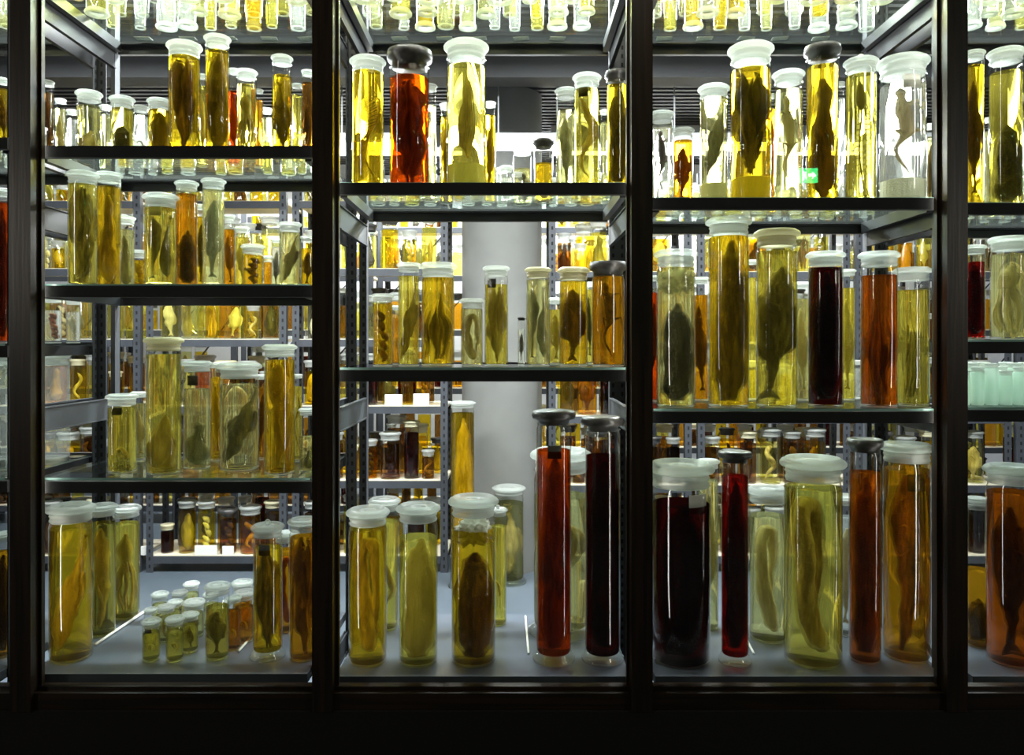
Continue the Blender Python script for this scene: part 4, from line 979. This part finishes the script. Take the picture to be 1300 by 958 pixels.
# added fill lights: strip above the glazing, strips behind mullions, dim visitor-room light
st = empty('case_strip_fill', (-.1, 2.446, 3.06), 'slim added fill strip inside the top of the display case', 'lamp')  # added to light jar fronts and lids from above
boxobj('housing', (-2.3, 2.3, -.012, .012, 0, .03), HOUSE, st)
a = bpy.data.lights.new('strip_fill', 'AREA'); a.shape = 'RECTANGLE'; a.size = 4.5; a.size_y = .02; a.energy = STRIP_W; a.color = (1, .96, .86)
lo = bpy.data.objects.new('strip_fill', a); COL.objects.link(lo); lo.parent = st; lo.location = (0, 0, -.004)
for i, x in enumerate(MUL):  # added strips hidden behind the mullions, lighting specimens from the front
    for s_ in (-1, 1):
        t = empty('case_side_fill', (x + s_ * .018, 2.446, 1.75), 'added vertical fill strip behind the %s mullion, shining to the %s' % (ORD[i], 'left' if s_ < 0 else 'right'), 'lamp', 'vertical case fill strips')
        boxobj('housing', (-.006, .006, -.012, -.004, -1.28, 1.28), HOUSE, t)
        a = bpy.data.lights.new('side_fill_strip', 'AREA'); a.shape = 'RECTANGLE'; a.size = 2.5; a.size_y = .012; a.energy = MULL_W; a.color = (1, .97, .88)
        lo = bpy.data.objects.new('side_fill_strip', a); COL.objects.link(lo); lo.parent = t
        zz = -Vector((s_ * .75, .66, 0)).normalized(); xx = Vector((0, 0, 1)); yy_ = zz.cross(xx)
        lo.matrix_basis = Matrix((xx, yy_, zz)).transposed().to_4x4()
a = bpy.data.lights.new('visitor_room_fill', 'AREA'); a.size = .8; a.energy = ROOM_W; a.color = (1, .90, .72)  # added soft fill for the specimens, its reflection kept out of view
lo = bpy.data.objects.new('visitor_room_fill', a); COL.objects.link(lo); lo.location = (0.1, 1.85, 3.14); lo.rotation_euler = (.2, 0, 0)

for i, (x, yy) in enumerate(((-4.1, -.5), (4.1, -.5))):  # added frontal fill, set wide so the panes do not mirror it
    t = empty('visitor_side_fill', (x, yy, 2.3), 'fill light added high on the %s side of the dark visitor room' % ('left' if x < 0 else 'right'), 'lamp', 'visitor room fill lights')
    boxobj('housing', (-.27, .27, -.06, -.01, -.27, .27), HOUSE, t); boxobj('bracket', ((-.5, 0, -.1, -.06, -.03, .03) if x < 0 else (0, .5, -.1, -.06, -.03, .03)), HOUSE, t)
    a = bpy.data.lights.new('side_fill', 'AREA'); a.size = .5; a.energy = SIDE_W; a.color = (1, .93, .80)
    lo = bpy.data.objects.new('side_fill', a); COL.objects.link(lo); lo.parent = t; lo.rotation_euler = (Vector((-x * .85, 2.9 - yy, -1.0))).to_track_quat('-Z', 'Y').to_euler()

# exit sign on the wall behind the viewer; the pane reflects it
es = empty('exit_sign', (2.28, -1.19, 2.80), 'green and white illuminated exit sign reflected in the right pane', 'sign')
GREEN = emit('sign_green', (.03, .75, .18), 14); WHITE = emit('sign_white', (.9, 1, .9), 16)
boxobj('sign_box', (-.105, .105, -.008, .02, -.055, .055), GREEN, es)
bm = bmesh.new()   # white door, running figure and arrow
def flat(bm, pts):
    a_ = [bm.verts.new((x, .0215, z)) for x, z in pts]; b_ = [bm.verts.new((x, .0235, z)) for x, z in pts]
    bm.faces.new(a_); bm.faces.new(list(reversed(b_)))
    for i in range(len(a_)):
        j = (i + 1) % len(a_); bm.faces.new((a_[j], a_[i], b_[i], b_[j]))
flat(bm, [(-.09, -.04), (-.04, -.04), (-.04, .04), (-.09, .04)])
flat(bm, [(.095, 0), (.06, .03), (.06, .012), (.03, .012), (.03, -.012), (.06, -.012), (.06, -.03)])
flat(bm, [(-.02, -.04), (-.01, -.01), (-.02, .015), (.0, .03), (.015, .02), (.01, 0), (.02, -.015), (.015, -.04), (.005, -.015), (-.005, -.04)])
link('pictogram', bm, WHITE, es, smooth=False)

# every label of a top-level thing is checked once
seen = {}
for o in bpy.data.objects:
    if o.parent is None and 'label' in o and o.get('kind') != 'structure':
        n = len(o['label'].split())
        if n > 16: print('LONG', n, o['label'])
        if o['label'] in seen: print('TWICE', o['label'])
        seen[o['label']] = 1
